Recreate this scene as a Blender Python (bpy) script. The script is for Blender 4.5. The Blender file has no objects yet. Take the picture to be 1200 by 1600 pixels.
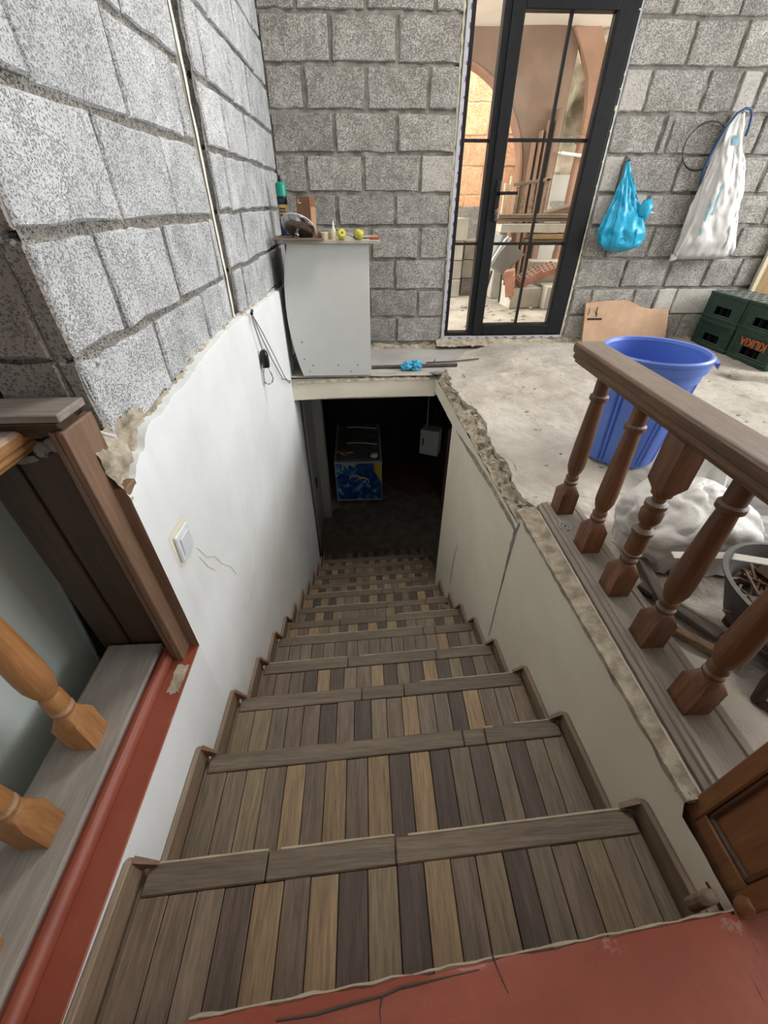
import bpy, bmesh, math, random
from mathutils import Vector, Matrix, noise as mn
random.seed(7)
S = bpy.context.scene
COL = S.collection
PI = math.pi

# ------------------------------------------------------------------ camera
cd = bpy.data.cameras.new('camera'); cam = bpy.data.objects.new('camera', cd); COL.objects.link(cam)
cd.sensor_fit = 'HORIZONTAL'; cd.sensor_width = 36.0; cd.lens = 36.0 * 632.0 / 1200.0
cd.clip_start = 0.01
cam.location = (0, 0, 0)
cam.rotation_euler = (math.radians(90 - 37.5), 0, math.radians(-2.66))
S.camera = cam

# ------------------------------------------------------------------ world, lights, exposure
W = bpy.data.worlds.new('world'); S.world = W; W.use_nodes = True
W.node_tree.nodes['Background'].inputs[0].default_value = (0.80, 0.90, 1.0, 1)
W.node_tree.nodes['Background'].inputs[1].default_value = 1.0
def area(name, loc, target, sx, sy, power, col):
    l = bpy.data.lights.new(name, 'AREA'); l.shape = 'RECTANGLE'; l.size = sx; l.size_y = sy
    l.energy = power; l.color = col
    o = bpy.data.objects.new(name, l); COL.objects.link(o); o.location = loc
    o.rotation_euler = (Vector(target) - Vector(loc)).to_track_quat('-Z', 'Y').to_euler()
    return o
area('window_daylight_right', (5.2, 1.5, 1.0), (0, 1.1, -0.2), 3.4, 1.7, 190, (0.96, 0.98, 1.0))
area('rear_fill', (1.6, -3.2, 1.1), (0.6, 1.0, -0.6), 3.0, 1.4, 9, (1.0, 0.98, 0.95))  # unseen fill lamp, added behind the camera
area('ceiling_fill', (0.55, 2.15, 1.92), (0.3, 1.2, -1.0), .75, .75, 56, (1.0, 0.975, 0.94))  # added lamp under the closed ceiling, brightens the treads
area('skylight_far_room', (1.6, 7.75, 3.0), (1.4, 8.2, 0.2), 2.6, 0.9, 270, (1.0, 0.95, 0.87))
area('daylight_far_room_side', (6.4, 5.6, 1.2), (1.8, 5.8, -0.5), 2.6, 1.8, 420, (1.0, 0.96, 0.9))
area('daylight_far_room_left', (-1.6, 5.0, 0.9), (1.6, 5.4, -0.6), 2.2, 1.6, 170, (1.0, 0.97, 0.92))
S.view_settings.view_transform = 'Standard'; S.view_settings.look = 'None'
S.view_settings.exposure = 0.22; S.view_settings.gamma = 1.0
S.view_settings.use_curve_mapping = False

# ------------------------------------------------------------------ mesh helpers
class MB:
    def __init__(s): s.v = []; s.f = []; s.m = []
    def add(s, vs, fs, mi=0):
        n = len(s.v); s.v += [Vector(p) for p in vs]; s.f += [tuple(i + n for i in f) for f in fs]; s.m += [mi] * len(fs); return s
    def box(s, lo, hi, mi=0, rot=None, org=None):
        x0, y0, z0 = lo; x1, y1, z1 = hi
        vs = [Vector(p) for p in ((x0,y0,z0),(x1,y0,z0),(x1,y1,z0),(x0,y1,z0),(x0,y0,z1),(x1,y0,z1),(x1,y1,z1),(x0,y1,z1))]
        if rot is not None:
            o = Vector(org) if org is not None else (Vector(lo) + Vector(hi)) / 2
            vs = [rot @ (p - o) + o for p in vs]
        return s.add(vs, [(0,3,2,1),(4,5,6,7),(0,1,5,4),(1,2,6,5),(2,3,7,6),(3,0,4,7)], mi)
    def prism(s, poly, fn, d0, d1, mi=0):
        n = len(poly); vs = [fn(u, v, d0) for u, v in poly] + [fn(u, v, d1) for u, v in poly]
        fs = [tuple(range(n - 1, -1, -1)), tuple(range(n, 2 * n))] + [(i, (i + 1) % n, n + (i + 1) % n, n + i) for i in range(n)]
        return s.add(vs, fs, mi)
    def tube(s, path, r, n=8, mi=0, closed=False):
        P = [Vector(p) for p in path]; L = len(P); vs = []; fs = []
        ref = None
        for i, p in enumerate(P):
            t = (P[(i + 1) % L] - P[i - 1]) if closed else (P[min(i + 1, L - 1)] - P[max(i - 1, 0)])
            t.normalize()
            if ref is None: ref = Vector((0, 0, 1)) if abs(t.z) < .9 else Vector((1, 0, 0))
            a = t.cross(ref).normalized(); b = a.cross(t).normalized(); ref = b
            rr = r[i] if isinstance(r, (list, tuple)) else r
            vs += [p + a * rr * math.cos(2*PI*k/n) + b * rr * math.sin(2*PI*k/n) for k in range(n)]
        for i in range(L if closed else L - 1):
            j = (i + 1) % L
            fs += [(i*n + k, i*n + (k+1) % n, j*n + (k+1) % n, j*n + k) for k in range(n)]
        if not closed: fs += [tuple(range(n - 1, -1, -1)), tuple(range((L-1)*n, L*n))]
        return s.add(vs, fs, mi)
    def lathe(s, prof, n=24, M=None, mi=0, caps=True):
        """prof: (r, z[, kind]) kind 's' = square section of half side r"""
        vs = []; L = len(prof)
        for e in prof:
            r, z = e[0], e[1]; sq = len(e) > 2 and e[2] == 's'
            for k in range(n):
                a = 2*PI*k/n + PI/4; c, d = math.cos(a), math.sin(a)
                q = r / max(abs(c), abs(d)) if sq else r
                p = Vector((q*c, q*d, z)); vs.append(M @ p if M else p)
        fs = []
        for i in range(L - 1): fs += [(i*n + k, i*n + (k+1) % n, (i+1)*n + (k+1) % n, (i+1)*n + k) for k in range(n)]
        if caps: fs += [tuple(range(n - 1, -1, -1)), tuple(range((L-1)*n, L*n))]
        return s.add(vs, fs, mi)
    def grid(s, fn, nu, nv, mi=0, wrap=False):
        vs = [fn(i / nu, j / nv) for j in range(nv + 1) for i in range(nu + (0 if wrap else 1))]
        w = nu if wrap else nu + 1
        fs = [(j*w + i, j*w + (i+1) % w, (j+1)*w + (i+1) % w, (j+1)*w + i) for j in range(nv) for i in range(nu)]
        return s.add(vs, fs, mi)
    def blob(s, c, r, n=12, m=8, amp=0.0, seed=0, M=None, mi=0, fr=3.0):
        c = Vector(c); r = Vector(r)
        def f(u, v):
            a = 2*PI*u; b = PI*(v - .5)
            q = Vector((math.cos(a)*math.cos(b), math.sin(a)*math.cos(b), math.sin(b)))
            k = 1 + amp * mn.noise(q * fr + Vector((seed*7.1, seed*3.3, seed)))
            q = Vector((q.x*r.x*k, q.y*r.y*k, q.z*r.z*k))
            return c + (M @ q if M else q)
        return s.grid(f, n, m, mi, wrap=True)
    def build(s, name, mats, parent=None, bevel=0.0, seg=1, flat=False, sub=0, sharp=35, fix=True):
        me = bpy.data.meshes.new(name)
        off = wloc(parent) if parent else Vector()
        me.from_pydata([p - off for p in s.v], [], s.f)
        ml = mats if isinstance(mats, (list, tuple)) else [mats]
        for m in ml: me.materials.append(m)
        if len(ml) > 1: me.polygons.foreach_set('material_index', s.m)
        me.validate(); me.update()
        if fix:
            bm = bmesh.new(); bm.from_mesh(me); bmesh.ops.recalc_face_normals(bm, faces=bm.faces); bm.to_mesh(me); bm.free()
        if not flat:
            me.polygons.foreach_set('use_smooth', [True] * len(me.polygons)); me.set_sharp_from_angle(angle=math.radians(sharp))
        o = bpy.data.objects.new(name, me); COL.objects.link(o)
        if parent: o.parent = parent
        if bevel:
            b = o.modifiers.new('bevel', 'BEVEL'); b.width = bevel; b.segments = seg; b.limit_method = 'ANGLE'; b.angle_limit = math.radians(40)
        if sub:
            u = o.modifiers.new('sub', 'SUBSURF'); u.levels = sub; u.render_levels = sub
        return o
def wloc(o):
    p = Vector()
    while o: p += o.location; o = o.parent
    return p
def tag(o, label, cat, group=None):
    o['label'] = label; o['category'] = cat
    if group: o['group'] = group
    return o
def thing(name, loc, label, cat, group=None):
    o = bpy.data.objects.new(name, None); COL.objects.link(o); o.location = loc; o.empty_display_size = .05
    return tag(o, label, cat, group)
def struct(o): o['kind'] = 'structure'; return o
def stuff(o): o['kind'] = 'stuff'; return o
def dup(o, loc, label, group=None):
    r = o.copy(); COL.objects.link(r); r.location = loc; r['label'] = label
    if group: r['group'] = group
    for c in list(o.children):
        d = c.copy(); COL.objects.link(d); d.parent = r
        for g in list(c.children):
            h = g.copy(); COL.objects.link(h); h.parent = d
    return r
def rnd(a, b): return random.uniform(a, b)
def N(p, f=1.0, s=0.0): return mn.noise(Vector(p) * f + Vector((s, s*1.7, s*.3)))
def fbm(p, f=1.0, s=0.0): return N(p, f, s) + .5*N(p, f*2.1, s+3) + .25*N(p, f*4.3, s+9)

# ------------------------------------------------------------------ materials
def pmat(name, c1, c2=None, scale=8, stretch=(1,1,1), rough=.75, metal=0.0, bump=0.0, bscale=None, pores=0.0, pscale=90, rndv=0.0,
         dust=0.0, dustcol=(.42,.39,.35), detail=5, lo=.35, hi=.65, spec=.4, trans=0.0, alpha=1.0, wear=0.0, wearcol=(.4,.36,.3), wscale=6, wlo=.55,
         grain=0.0, coat=0.0, pcov=.40):
    m = bpy.data.materials.new(name); m.use_nodes = True; nt = m.node_tree; nd = nt.nodes; lk = nt.links
    b = nd['Principled BSDF']; b.inputs['Roughness'].default_value = rough; b.inputs['Metallic'].default_value = metal
    b.inputs['Specular IOR Level'].default_value = spec
    if trans: b.inputs['Transmission Weight'].default_value = trans
    if coat: b.inputs['Coat Weight'].default_value = coat; b.inputs['Coat Roughness'].default_value = .2
    if c2 is None and not (bump or rndv or dust or pores or wear):
        b.inputs['Base Color'].default_value = (*c1, 1); return m
    c2 = c2 or c1
    tc = nd.new('ShaderNodeTexCoord'); mp = nd.new('ShaderNodeMapping'); mp.inputs['Scale'].default_value = stretch
    oi = nd.new('ShaderNodeObjectInfo')
    if rndv:
        vm = nd.new('ShaderNodeVectorMath'); vm.operation = 'ADD'; mu = nd.new('ShaderNodeMath'); mu.operation = 'MULTIPLY'; mu.inputs[1].default_value = 37.0
        lk.new(oi.outputs['Random'], mu.inputs[0]); lk.new(tc.outputs['Object'], vm.inputs[0]); lk.new(mu.outputs[0], vm.inputs[1]); lk.new(vm.outputs[0], mp.inputs['Vector'])
    else: lk.new(tc.outputs['Object'], mp.inputs['Vector'])
    def noise(sc, det=detail, rgh=.6):
        n = nd.new('ShaderNodeTexNoise'); n.inputs['Scale'].default_value = sc; n.inputs['Detail'].default_value = det; n.inputs['Roughness'].default_value = rgh
        lk.new(mp.outputs[0], n.inputs['Vector']); return n
    def mr(inp, a, b2, c=0.0, d=1.0):
        r = nd.new('ShaderNodeMapRange'); r.inputs[1].default_value = a; r.inputs[2].default_value = b2; r.inputs[3].default_value = c; r.inputs[4].default_value = d
        lk.new(inp, r.inputs[0]); return r.outputs[0]
    def mix(f, A, B, mode='MIX'):
        x = nd.new('ShaderNodeMix'); x.data_type = 'RGBA'; x.blend_type = mode
        if isinstance(f, float): x.inputs[0].default_value = f
        else: lk.new(f, x.inputs[0])
        for i, q in ((6, A), (7, B)):
            if isinstance(q, tuple): x.inputs[i].default_value = (*q, 1)
            else: lk.new(q, x.inputs[i])
        return x.outputs[2]
    n1 = noise(scale); col = mix(mr(n1.outputs[0], lo, hi), c1, c2)
    hgt = None
    if bump:
        n2 = noise(bscale or scale * 3, 6, .65); hgt = n2.outputs[0]
        if grain: col = mix(mr(n2.outputs[0], .3, .7, grain, 0.0), col, (.02, .018, .015))
    if pores:
        n3 = noise(pscale * .9, 2, .5); n6 = noise(14, 3, .6)
        dv = nd.new('ShaderNodeVectorMath'); dv.operation = 'MULTIPLY_ADD'; dv.inputs[1].default_value = (.007, .007, .007)
        lk.new(n3.outputs[1], dv.inputs[0]); lk.new(mp.outputs[0], dv.inputs[2])
        v = nd.new('ShaderNodeTexVoronoi'); v.inputs['Scale'].default_value = pscale; lk.new(dv.outputs[0], v.inputs['Vector'])
        sc_ = nd.new('ShaderNodeSeparateColor'); lk.new(v.outputs['Color'], sc_.inputs[0])
        th = nd.new('ShaderNodeMath'); th.operation = 'MULTIPLY_ADD'; th.inputs[1].default_value = .55
        lk.new(sc_.outputs[0], th.inputs[0]); lk.new(mr(n6.outputs[0], .35, .65, pcov - .50, pcov - .26), th.inputs[2])
        df = nd.new('ShaderNodeMath'); df.operation = 'SUBTRACT'; lk.new(v.outputs['Distance'], df.inputs[0]); lk.new(th.outputs[0], df.inputs[1])
        hole = mr(df.outputs[0], -.12, .10)
        col = mix(mr(df.outputs[0], -.10, .04, pores, 0.0), col, tuple(.28*q for q in c1))  # shade inside the pits is put into the colour
        mm = nd.new('ShaderNodeMath'); mm.operation = 'MULTIPLY_ADD'; mm.inputs[1].default_value = .35
        lk.new(hgt if hgt else n1.outputs[0], mm.inputs[0]); lk.new(hole, mm.inputs[2]); hgt = mm.outputs[0]
    if wear:
        n5 = noise(wscale, 8, .7); col = mix(mr(n5.outputs[0], wlo, wlo + .06, 0.0, wear), col, wearcol)
    if rndv:
        h = nd.new('ShaderNodeHueSaturation'); lk.new(col, h.inputs['Color']); lk.new(mr(oi.outputs['Random'], 0, 1, 1 - rndv, 1 + rndv), h.inputs['Value']); col = h.outputs[0]
    if dust:
        g = nd.new('ShaderNodeNewGeometry'); sx = nd.new('ShaderNodeSeparateXYZ'); lk.new(g.outputs['Normal'], sx.inputs[0])
        n4 = noise(9, 5, .65); am = nd.new('ShaderNodeMath'); am.operation = 'MULTIPLY'
        lk.new(mr(sx.outputs['Z'], .45, .95, 0, dust), am.inputs[0]); lk.new(mr(n4.outputs[0], .3, .6, .55, 1.0), am.inputs[1])
        col = mix(am.outputs[0], col, dustcol)
    lk.new(col, b.inputs['Base Color'])
    if bump and hgt:
        bp = nd.new('ShaderNodeBump'); bp.inputs['Strength'].default_value = min(1.0, bump); bp.inputs['Distance'].default_value = .004 * max(1.0, bump)
        lk.new(hgt, bp.inputs['Height']); lk.new(bp.outputs[0], b.inputs['Normal'])
    return m

M_block = pmat('pumice_block', (.47,.445,.40), (.61,.585,.535), 6, rough=.95, bump=1.8, bscale=70, pores=.55, pcov=.50, pscale=190, grain=.35, rndv=.13, spec=.15)
M_blocklit = pmat('pumice_block_lit', (.62,.635,.64), (.76,.775,.78), 5, rough=.95, bump=1.6, bscale=170, pores=.46, pcov=.40, pscale=270, grain=.35, rndv=.06, spec=.15, lo=.38, hi=.62)  # left wall blocks: window brightness is put into this paler colour
M_blockp = pmat('pumice_block_smooth', (.50,.475,.43), (.56,.53,.485), 6, rough=.95, bump=.8, bscale=90, pores=.3, pscale=150, rndv=.05, spec=.15)
M_blockshade = pmat('pumice_block_end_shaded', (.30,.275,.24), (.37,.34,.30), 5, rough=.95, bump=.9, bscale=60, pores=.22, pcov=.36, pscale=170, rndv=.05, spec=.1)  # shade of the wall end is put into this darker colour
M_mortar = pmat('mortar', (.26,.245,.22), (.42,.40,.36), 14, rough=.95, bump=2.4, bscale=60, pores=.5, pscale=200, grain=.4, spec=.1)
M_mortard = pmat('mortar_dark', (.19,.175,.155), (.33,.31,.275), 14, rough=.95, bump=1.8, bscale=45, spec=.1)
M_foam = pmat('pu_foam', (.62,.56,.40), (.72,.68,.52), 20, rough=.8, bump=1.0, bscale=60)
M_strip = pmat('cream_strip', (.70,.66,.55), (.78,.75,.65), 20, rough=.85)
M_plaster = pmat('white_plaster', (.67,.685,.685), (.75,.765,.765), 2.5, rough=.8, bump=.25, bscale=25, wear=.35, wearcol=(.60,.57,.5), wscale=5, wlo=.66, spec=.2)
M_cream = pmat('cream_plaster', (.76,.69,.55), (.83,.77,.63), 3.0, rough=.8, bump=.25, bscale=22, wear=.45, wearcol=(.40,.35,.28), wscale=14, wlo=.69, spec=.2)
M_rubble = pmat('rubble_mortar', (.27,.225,.165), (.54,.475,.37), 22, rough=.95, bump=2.0, bscale=50, spec=.1)
M_conc = pmat('dusty_concrete', (.42,.375,.315), (.60,.55,.48), 4, rough=.95, bump=5.0, bscale=15, wear=.55, wearcol=(.33,.285,.235), wscale=6, wlo=.585, spec=.1)
M_conc2 = pmat('grey_screed', (.36,.34,.31), (.46,.44,.41), 3, rough=.9, bump=.6, bscale=30, spec=.15)
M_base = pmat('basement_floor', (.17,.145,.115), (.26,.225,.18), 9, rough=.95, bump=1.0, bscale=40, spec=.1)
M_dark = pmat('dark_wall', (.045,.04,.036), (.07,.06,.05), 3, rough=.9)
M_red = pmat('red_paint', (.235,.055,.032), (.29,.075,.045), 5, rough=.42, bump=.3, bscale=30, wear=.65, wearcol=(.36,.24,.19), wscale=9, wlo=.62, spec=.45)
def wood(name, c1, c2, axis='y', rough=.6, dust=0.0, rndv=0.0, bump=.35, sc=1.0, wear=0.0, wearcol=(.3,.27,.23), spec=.35, grain=.35, wlo=.58):
    st = {'x': (2.5,34,34), 'y': (34,2.5,34), 'z': (34,34,2.5)}[axis]
    return pmat(name, c1, c2, 1.3*sc, st, rough=rough, bump=bump, bscale=4.5*sc, dust=dust, rndv=rndv, wear=wear, wearcol=wearcol, wscale=.5, spec=spec, grain=grain, wlo=wlo)
M_rail = wood('rail_wood', (.125,.062,.030), (.235,.125,.062), 'y', rough=.45, dust=.45)
M_bal = wood('baluster_wood', (.135,.055,.024), (.26,.115,.052), 'z', rough=.42, dust=.8, rndv=.18)
M_balo = wood('baluster_orange', (.36,.16,.055), (.48,.235,.09), 'z', rough=.42, dust=.55, rndv=.08)
M_railo = wood('rail_orange', (.34,.16,.06), (.46,.24,.10), 'y', rough=.45, dust=.9)
M_basew = wood('base_board', (.15,.105,.072), (.25,.185,.135), 'y', rough=.65, dust=.5)
M_newel = wood('newel_wood', (.26,.105,.040), (.34,.15,.062), 'z', rough=.42, dust=.3)
M_neweld = wood('newel_dark', (.085,.036,.018), (.15,.065,.032), 'z', rough=.5, dust=.4)
M_post = wood('post_brown', (.21,.12,.075), (.28,.17,.11), 'z', rough=.5, wear=.6, wearcol=(.42,.25,.10), wlo=.70)
M_postd = wood('post_dark', (.045,.024,.013), (.075,.041,.022), 'z', rough=.5)  # dark wood; on the post panels it also carries their painted-in shade
M_capd = wood('cap_grey', (.27,.225,.19), (.36,.31,.27), 'x', rough=.8)
M_ledge = wood('ledge_wood', (.24,.21,.185), (.34,.30,.26), 'y', rough=.8, dust=.4)
STW = [wood('plank_%s' % n, a, b, 'y', rough=.55, rndv=.14, dust=.05, grain=.6)
       for n, a, b in (('dark', (.075,.048,.036), (.135,.092,.07)), ('brown', (.165,.112,.075), (.25,.18,.125)), ('tan', (.33,.215,.108), (.43,.295,.16)),
                       ('grey', (.19,.14,.092), (.265,.20,.138)), ('olive', (.24,.175,.10), (.32,.24,.145)))]
M_nose = wood('nosing_wood', (.135,.098,.064), (.215,.162,.108), 'x', rough=.6, rndv=.16, dust=.08, grain=.55)
M_skirt = wood('skirting_wood', (.235,.16,.10), (.33,.24,.16), 'y', rough=.6, dust=.15, rndv=.10)
M_edge = pmat('nosing_edge', (.33,.275,.20), (.43,.365,.265), 20, rough=.8)
M_black = pmat('anthracite_frame', (.009,.0095,.011), (.013,.0135,.015), 30, rough=.45, bump=.15, bscale=200, spec=.25)
M_blackh = pmat('black_handle', (.008,.008,.009), rough=.3)
M_steel = pmat('steel', (.55,.55,.55), rough=.25, metal=1.0)
M_film = pmat('protective_film', (.44,.45,.48), (.55,.56,.59), 30, rough=.35)
M_filmp = pmat('film_print', (.14,.04,.12), rough=.4)
M_white = pmat('white_melamine', (.60,.61,.58), (.63,.64,.61), 4, rough=.4)
M_plank = pmat('pale_board', (.42,.38,.32), (.50,.45,.38), 20, rough=.7)
M_pbrown = pmat('thin_brown_board', (.15,.10,.075), (.20,.14,.10), 20, rough=.7)
M_screw = pmat('screw', (.05,.05,.05), rough=.5)
M_chrome = pmat('chrome', (.45,.45,.46), rough=.12, metal=1.0)
M_card = pmat('brown_box', (.20,.095,.05), (.24,.115,.06), 9, rough=.6)
M_cardl = pmat('brown_box_side', (.40,.23,.12), (.45,.26,.14), 9, rough=.6)
M_apple = pmat('yellow_apple', (.52,.46,.045), (.60,.54,.08), 12, rough=.35, rndv=.05)
M_applec = pmat('apple_dimple', (.12,.08,.03), rough=.7)
M_candle = pmat('cream_wax', (.72,.64,.47), (.78,.71,.55), 12, rough=.5)
M_orange = pmat('orange_handle', (.42,.10,.04), rough=.4)
M_green = pmat('can_green', (.01,.27,.19), rough=.3); M_gold = pmat('can_gold', (.50,.36,.12), rough=.3); M_navy = pmat('can_navy', (.02,.035,.12), rough=.3)
M_grey = pmat('mid_grey', (.28,.27,.26), rough=.5)
M_barrel = pmat('blue_plastic', (.105,.20,.62), (.125,.23,.68), 6, rough=.38, dust=.25, dustcol=(.42,.45,.6), wear=.25, wearcol=(.25,.30,.55), wscale=12, wlo=.62)
M_bag = pmat('blue_bag', (.015,.35,.58), (.03,.43,.66), 10, rough=.3, bump=.2, bscale=40)
M_sack = pmat('white_woven_sack', (.66,.65,.62), (.74,.73,.70), 7, rough=.55, bump=.5, bscale=60, wear=.4, wearcol=(.50,.45,.38), wscale=5, wlo=.58)
M_sackd = pmat('grey_woven_sack', (.40,.39,.37), (.50,.49,.46), 7, rough=.6, bump=.5, bscale=60)
M_stripe = pmat('sack_stripe', (.15,.32,.38), (.22,.42,.46), 30, rough=.6)
M_striped = pmat('sack_stripe_blue', (.10,.17,.24), (.16,.24,.31), 30, rough=.6)
M_cable = pmat('dark_cable', (.03,.03,.035), rough=.5); M_cord = pmat('blue_cord', (.03,.08,.20), rough=.5)
M_wcable = pmat('grey_cable', (.30,.30,.29), rough=.6)
M_crate = pmat('green_crate', (.012,.040,.028), (.022,.060,.042), 9, rough=.45, dust=.55, dustcol=(.36,.36,.33), rndv=.15)
M_crateg = pmat('crate_inside', (.01,.02,.016), rough=.7)
M_letter = pmat('orange_print', (.62,.13,.035), rough=.5)
M_mdf = pmat('worn_board', (.47,.29,.175), (.60,.40,.26), 5, rough=.7, bump=.3, bscale=40, wear=.6, wearcol=(.30,.17,.09), wscale=22, wlo=.66)
M_ply = wood('plywood_board', (.40,.26,.12), (.50,.34,.17), 'z', rough=.5)
M_pedge = pmat('pale_wood_edge', (.62,.53,.37), (.70,.6,.45), 20, rough=.7)
M_gpanel = pmat('grey_green_panel', (.62,.69,.64), (.68,.74,.69), 1.5, rough=.35, spec=.4)
M_gedge = pmat('panel_edge', (.45,.48,.44), rough=.4)
M_switch = pmat('switch_plastic', (.74,.77,.80), rough=.3)
M_scrap = [wood('scrap_a', (.30,.26,.22), (.42,.37,.32), 'y', rough=.8, rndv=.2), wood('scrap_b', (.20,.13,.08), (.30,.20,.13), 'y', rough=.8, rndv=.2), wood('scrap_c', (.09,.075,.06), (.15,.125,.10), 'y', rough=.8, rndv=.2)]
M_tub = pmat('dusty_dark_metal', (.045,.042,.037), (.095,.088,.075), 9, rough=.7, dust=.3, dustcol=(.22,.20,.17))
M_strap = pmat('white_strap', (.72,.70,.64), (.78,.76,.7), 12, rough=.5)
M_bframe = pmat('freezer_white', (.34,.35,.36), rough=.4)
M_cloth = pmat('blue_rag', (.04,.36,.60), (.10,.48,.70), 30, rough=.7)
M_rod = pmat('rusty_rod', (.055,.045,.04), (.10,.08,.065), 40, rough=.7)
M_tuff = pmat('orange_tuff', (.56,.285,.155), (.72,.41,.24), 5, rough=.95, bump=1.0, bscale=30, pores=.25, pscale=70, rndv=.07)
M_tuffm = pmat('tuff_joint', (.50,.33,.20), (.62,.43,.28), 9, rough=.95, bump=1.5, bscale=30)
M_archb = pmat('brown_plaster', (.19,.125,.09), (.26,.175,.13), 2.2, rough=.8)
M_archo = pmat('orange_stone_trim', (.26,.15,.10), (.36,.215,.145), 3, rough=.85, bump=.4, bscale=30)
M_ceil = pmat('ceiling_white', (.70,.64,.56), (.78,.72,.64), 2, rough=.9)
M_room = pmat('room_wall', (.46,.45,.43), (.53,.52,.5), 4, rough=.95)
M_rock = pmat('rock', (.17,.14,.09), (.36,.31,.23), 4, rough=.95, bump=1.6, bscale=12)
M_timber = wood('old_timber', (.24,.165,.11), (.36,.27,.19), 'x', rough=.8, dust=.5, rndv=.15)
M_stone = pmat('pale_stone', (.46,.42,.36), (.58,.54,.47), 6, rough=.95, bump=.6, bscale=30, rndv=.08)
M_clay = pmat('fired_clay', (.34,.14,.085), (.44,.21,.14), 12, rough=.9, rndv=.1, dust=.4)
M_basw = pmat('basement_white', (.42,.39,.33), (.48,.45,.38), 3, rough=.7)
M_maroon = wood('maroon_wood', (.09,.03,.018), (.14,.05,.03), 'x', rough=.5)
M_doorw = wood('basement_door_wood', (.11,.055,.032), (.16,.08,.05), 'z', rough=.6)
M_box = pmat('grey_metal_box', (.42,.41,.39), rough=.5)

def glassmat():
    m = bpy.data.materials.new('clear_glass'); m.use_nodes = True; nt = m.node_tree; nd = nt.nodes; lk = nt.links
    out = nd['Material Output']; nd.remove(nd['Principled BSDF'])
    t = nd.new('ShaderNodeBsdfTransparent'); t.inputs[0].default_value = (.95,.96,.95,1)
    g = nd.new('ShaderNodeBsdfGlossy'); g.inputs['Roughness'].default_value = .02
    f = nd.new('ShaderNodeFresnel'); f.inputs[0].default_value = 1.22
    x = nd.new('ShaderNodeMixShader'); lk.new(f.outputs[0], x.inputs[0]); lk.new(t.outputs[0], x.inputs[1]); lk.new(g.outputs[0], x.inputs[2]); lk.new(x.outputs[0], out.inputs[0])
    return m
M_glass = glassmat()

# ------------------------------------------------------------------ masonry
def block_mesh(fn, u0, u1, v0, v1, proud, deep, jit=.004, ch=.006):
    """rough block: irregular outline with chamfered front; fn(u,v,d): d = distance out of the wall"""
    mb = MB(); out = []
    cs = [(u0,v0),(u1,v0),(u1,v1),(u0,v1)]
    for i in range(4):
        a, b = cs[i], cs[(i+1) % 4]; k = 4 if abs(b[0]-a[0]) > abs(b[1]-a[1]) else 3
        for j in range(k):
            t = j / k; out.append((a[0]+(b[0]-a[0])*t + rnd(-jit,jit), a[1]+(b[1]-a[1])*t + rnd(-jit,jit)))
    n = len(out); cu, cv = (u0+u1)/2, (v0+v1)/2
    du = rnd(-.002,.002); dv = rnd(-.003,.003)
    inn = []
    for (u, v) in out:
        w = Vector((cu-u, cv-v)); w.normalize(); inn.append((u + ch*w.x*1.1, v + ch*w.y*1.1))
    def D(u, v): return proud + du*(u-cu)/.2*2 + dv*(v-cv)/.1
    vs = [fn(u, v, D(u, v)) for u, v in inn] + [fn(u, v, D(u, v) - ch) for u, v in out] + [fn(u, v, -deep) for u, v in out]
    fs = [tuple(range(n))] + [(i, (i+1) % n, n+(i+1) % n, n+i) for i in range(n)] + [(n+i, n+(i+1) % n, 2*n+(i+1) % n, 2*n+i) for i in range(n)]
    return mb.add(vs, fs)

def courses(parent, fn, rows, mat, gap=.017, deep=.03, proud=.0, alt=None, palt=.12, jit=.004):
    for v0, v1, js in rows:
        for a, b in zip(js[:-1], js[1:]):
            if b - a < .035: continue
            g = gap * rnd(.35, .8)
            m = alt if (alt and random.random() < palt) else mat
            block_mesh(fn, a + g, b - g, v0 + gap*rnd(.4,.65), v1 - gap*rnd(.4,.65), proud + rnd(-.003,.004), deep, jit).build('block', m, parent, flat=False, sharp=28)

# --- wall_left : block wall above, plaster below -------------------------------------------------
XL = -.555
fnL = lambda u, v, d: Vector((XL + d, u, v))
mb = MB()
mb.box((-.745, .838, -.43), (-.585, 1.90, 1.95)); mb.box((-.745, 1.90, -.43), (-.62, 2.06, 1.95)); mb.box((-.745, 2.06, -.43), (-.585, 3.75, 1.95))
def mort(y0, y1, z0, z1, ny, nz, fn, base, amp):
    return lambda s, t: fn(y0+(y1-y0)*s, z0+(z1-z0)*t, base + amp*fbm((y0+(y1-y0)*s, z0+(z1-z0)*t, 1.3), 16))
mb.grid(mort(.835, 1.905, -.43, 1.95, 44, 90, fnL, -.010, .008), 44, 90)
mb.grid(mort(2.03, 3.6, -.46, 1.95, 60, 90, fnL, -.010, .008), 60, 90)
wall_left = struct(mb.build('wall_left', M_mortar, sharp=180))
near = [(-.435,-.245,[.826,1.19,1.57,1.905]), (-.245,-.045,[.826,1.05,1.415,1.83,1.90]), (-.045,.155,[.826,1.20,1.56,1.895]), (.155,.35,[.826,1.03,1.40,1.80,1.895]),
        (.35,.55,[.826,1.15,1.53,1.895]), (.55,.75,[.826,1.0,1.38,1.76,1.895]), (.75,.95,[.826,1.18,1.58,1.895]), (.95,1.15,[.826,1.0,1.4,1.8,1.895]), (1.15,1.35,[.826,1.2,1.6,1.895]),
        (1.35,1.55,[.826,1.0,1.4,1.8,1.895]), (1.55,1.75,[.826,1.2,1.6,1.895]), (1.75,1.95,[.826,1.0,1.4,1.8,1.895])]
courses(wall_left, fnL, near, M_blocklit, deep=.035)
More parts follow.
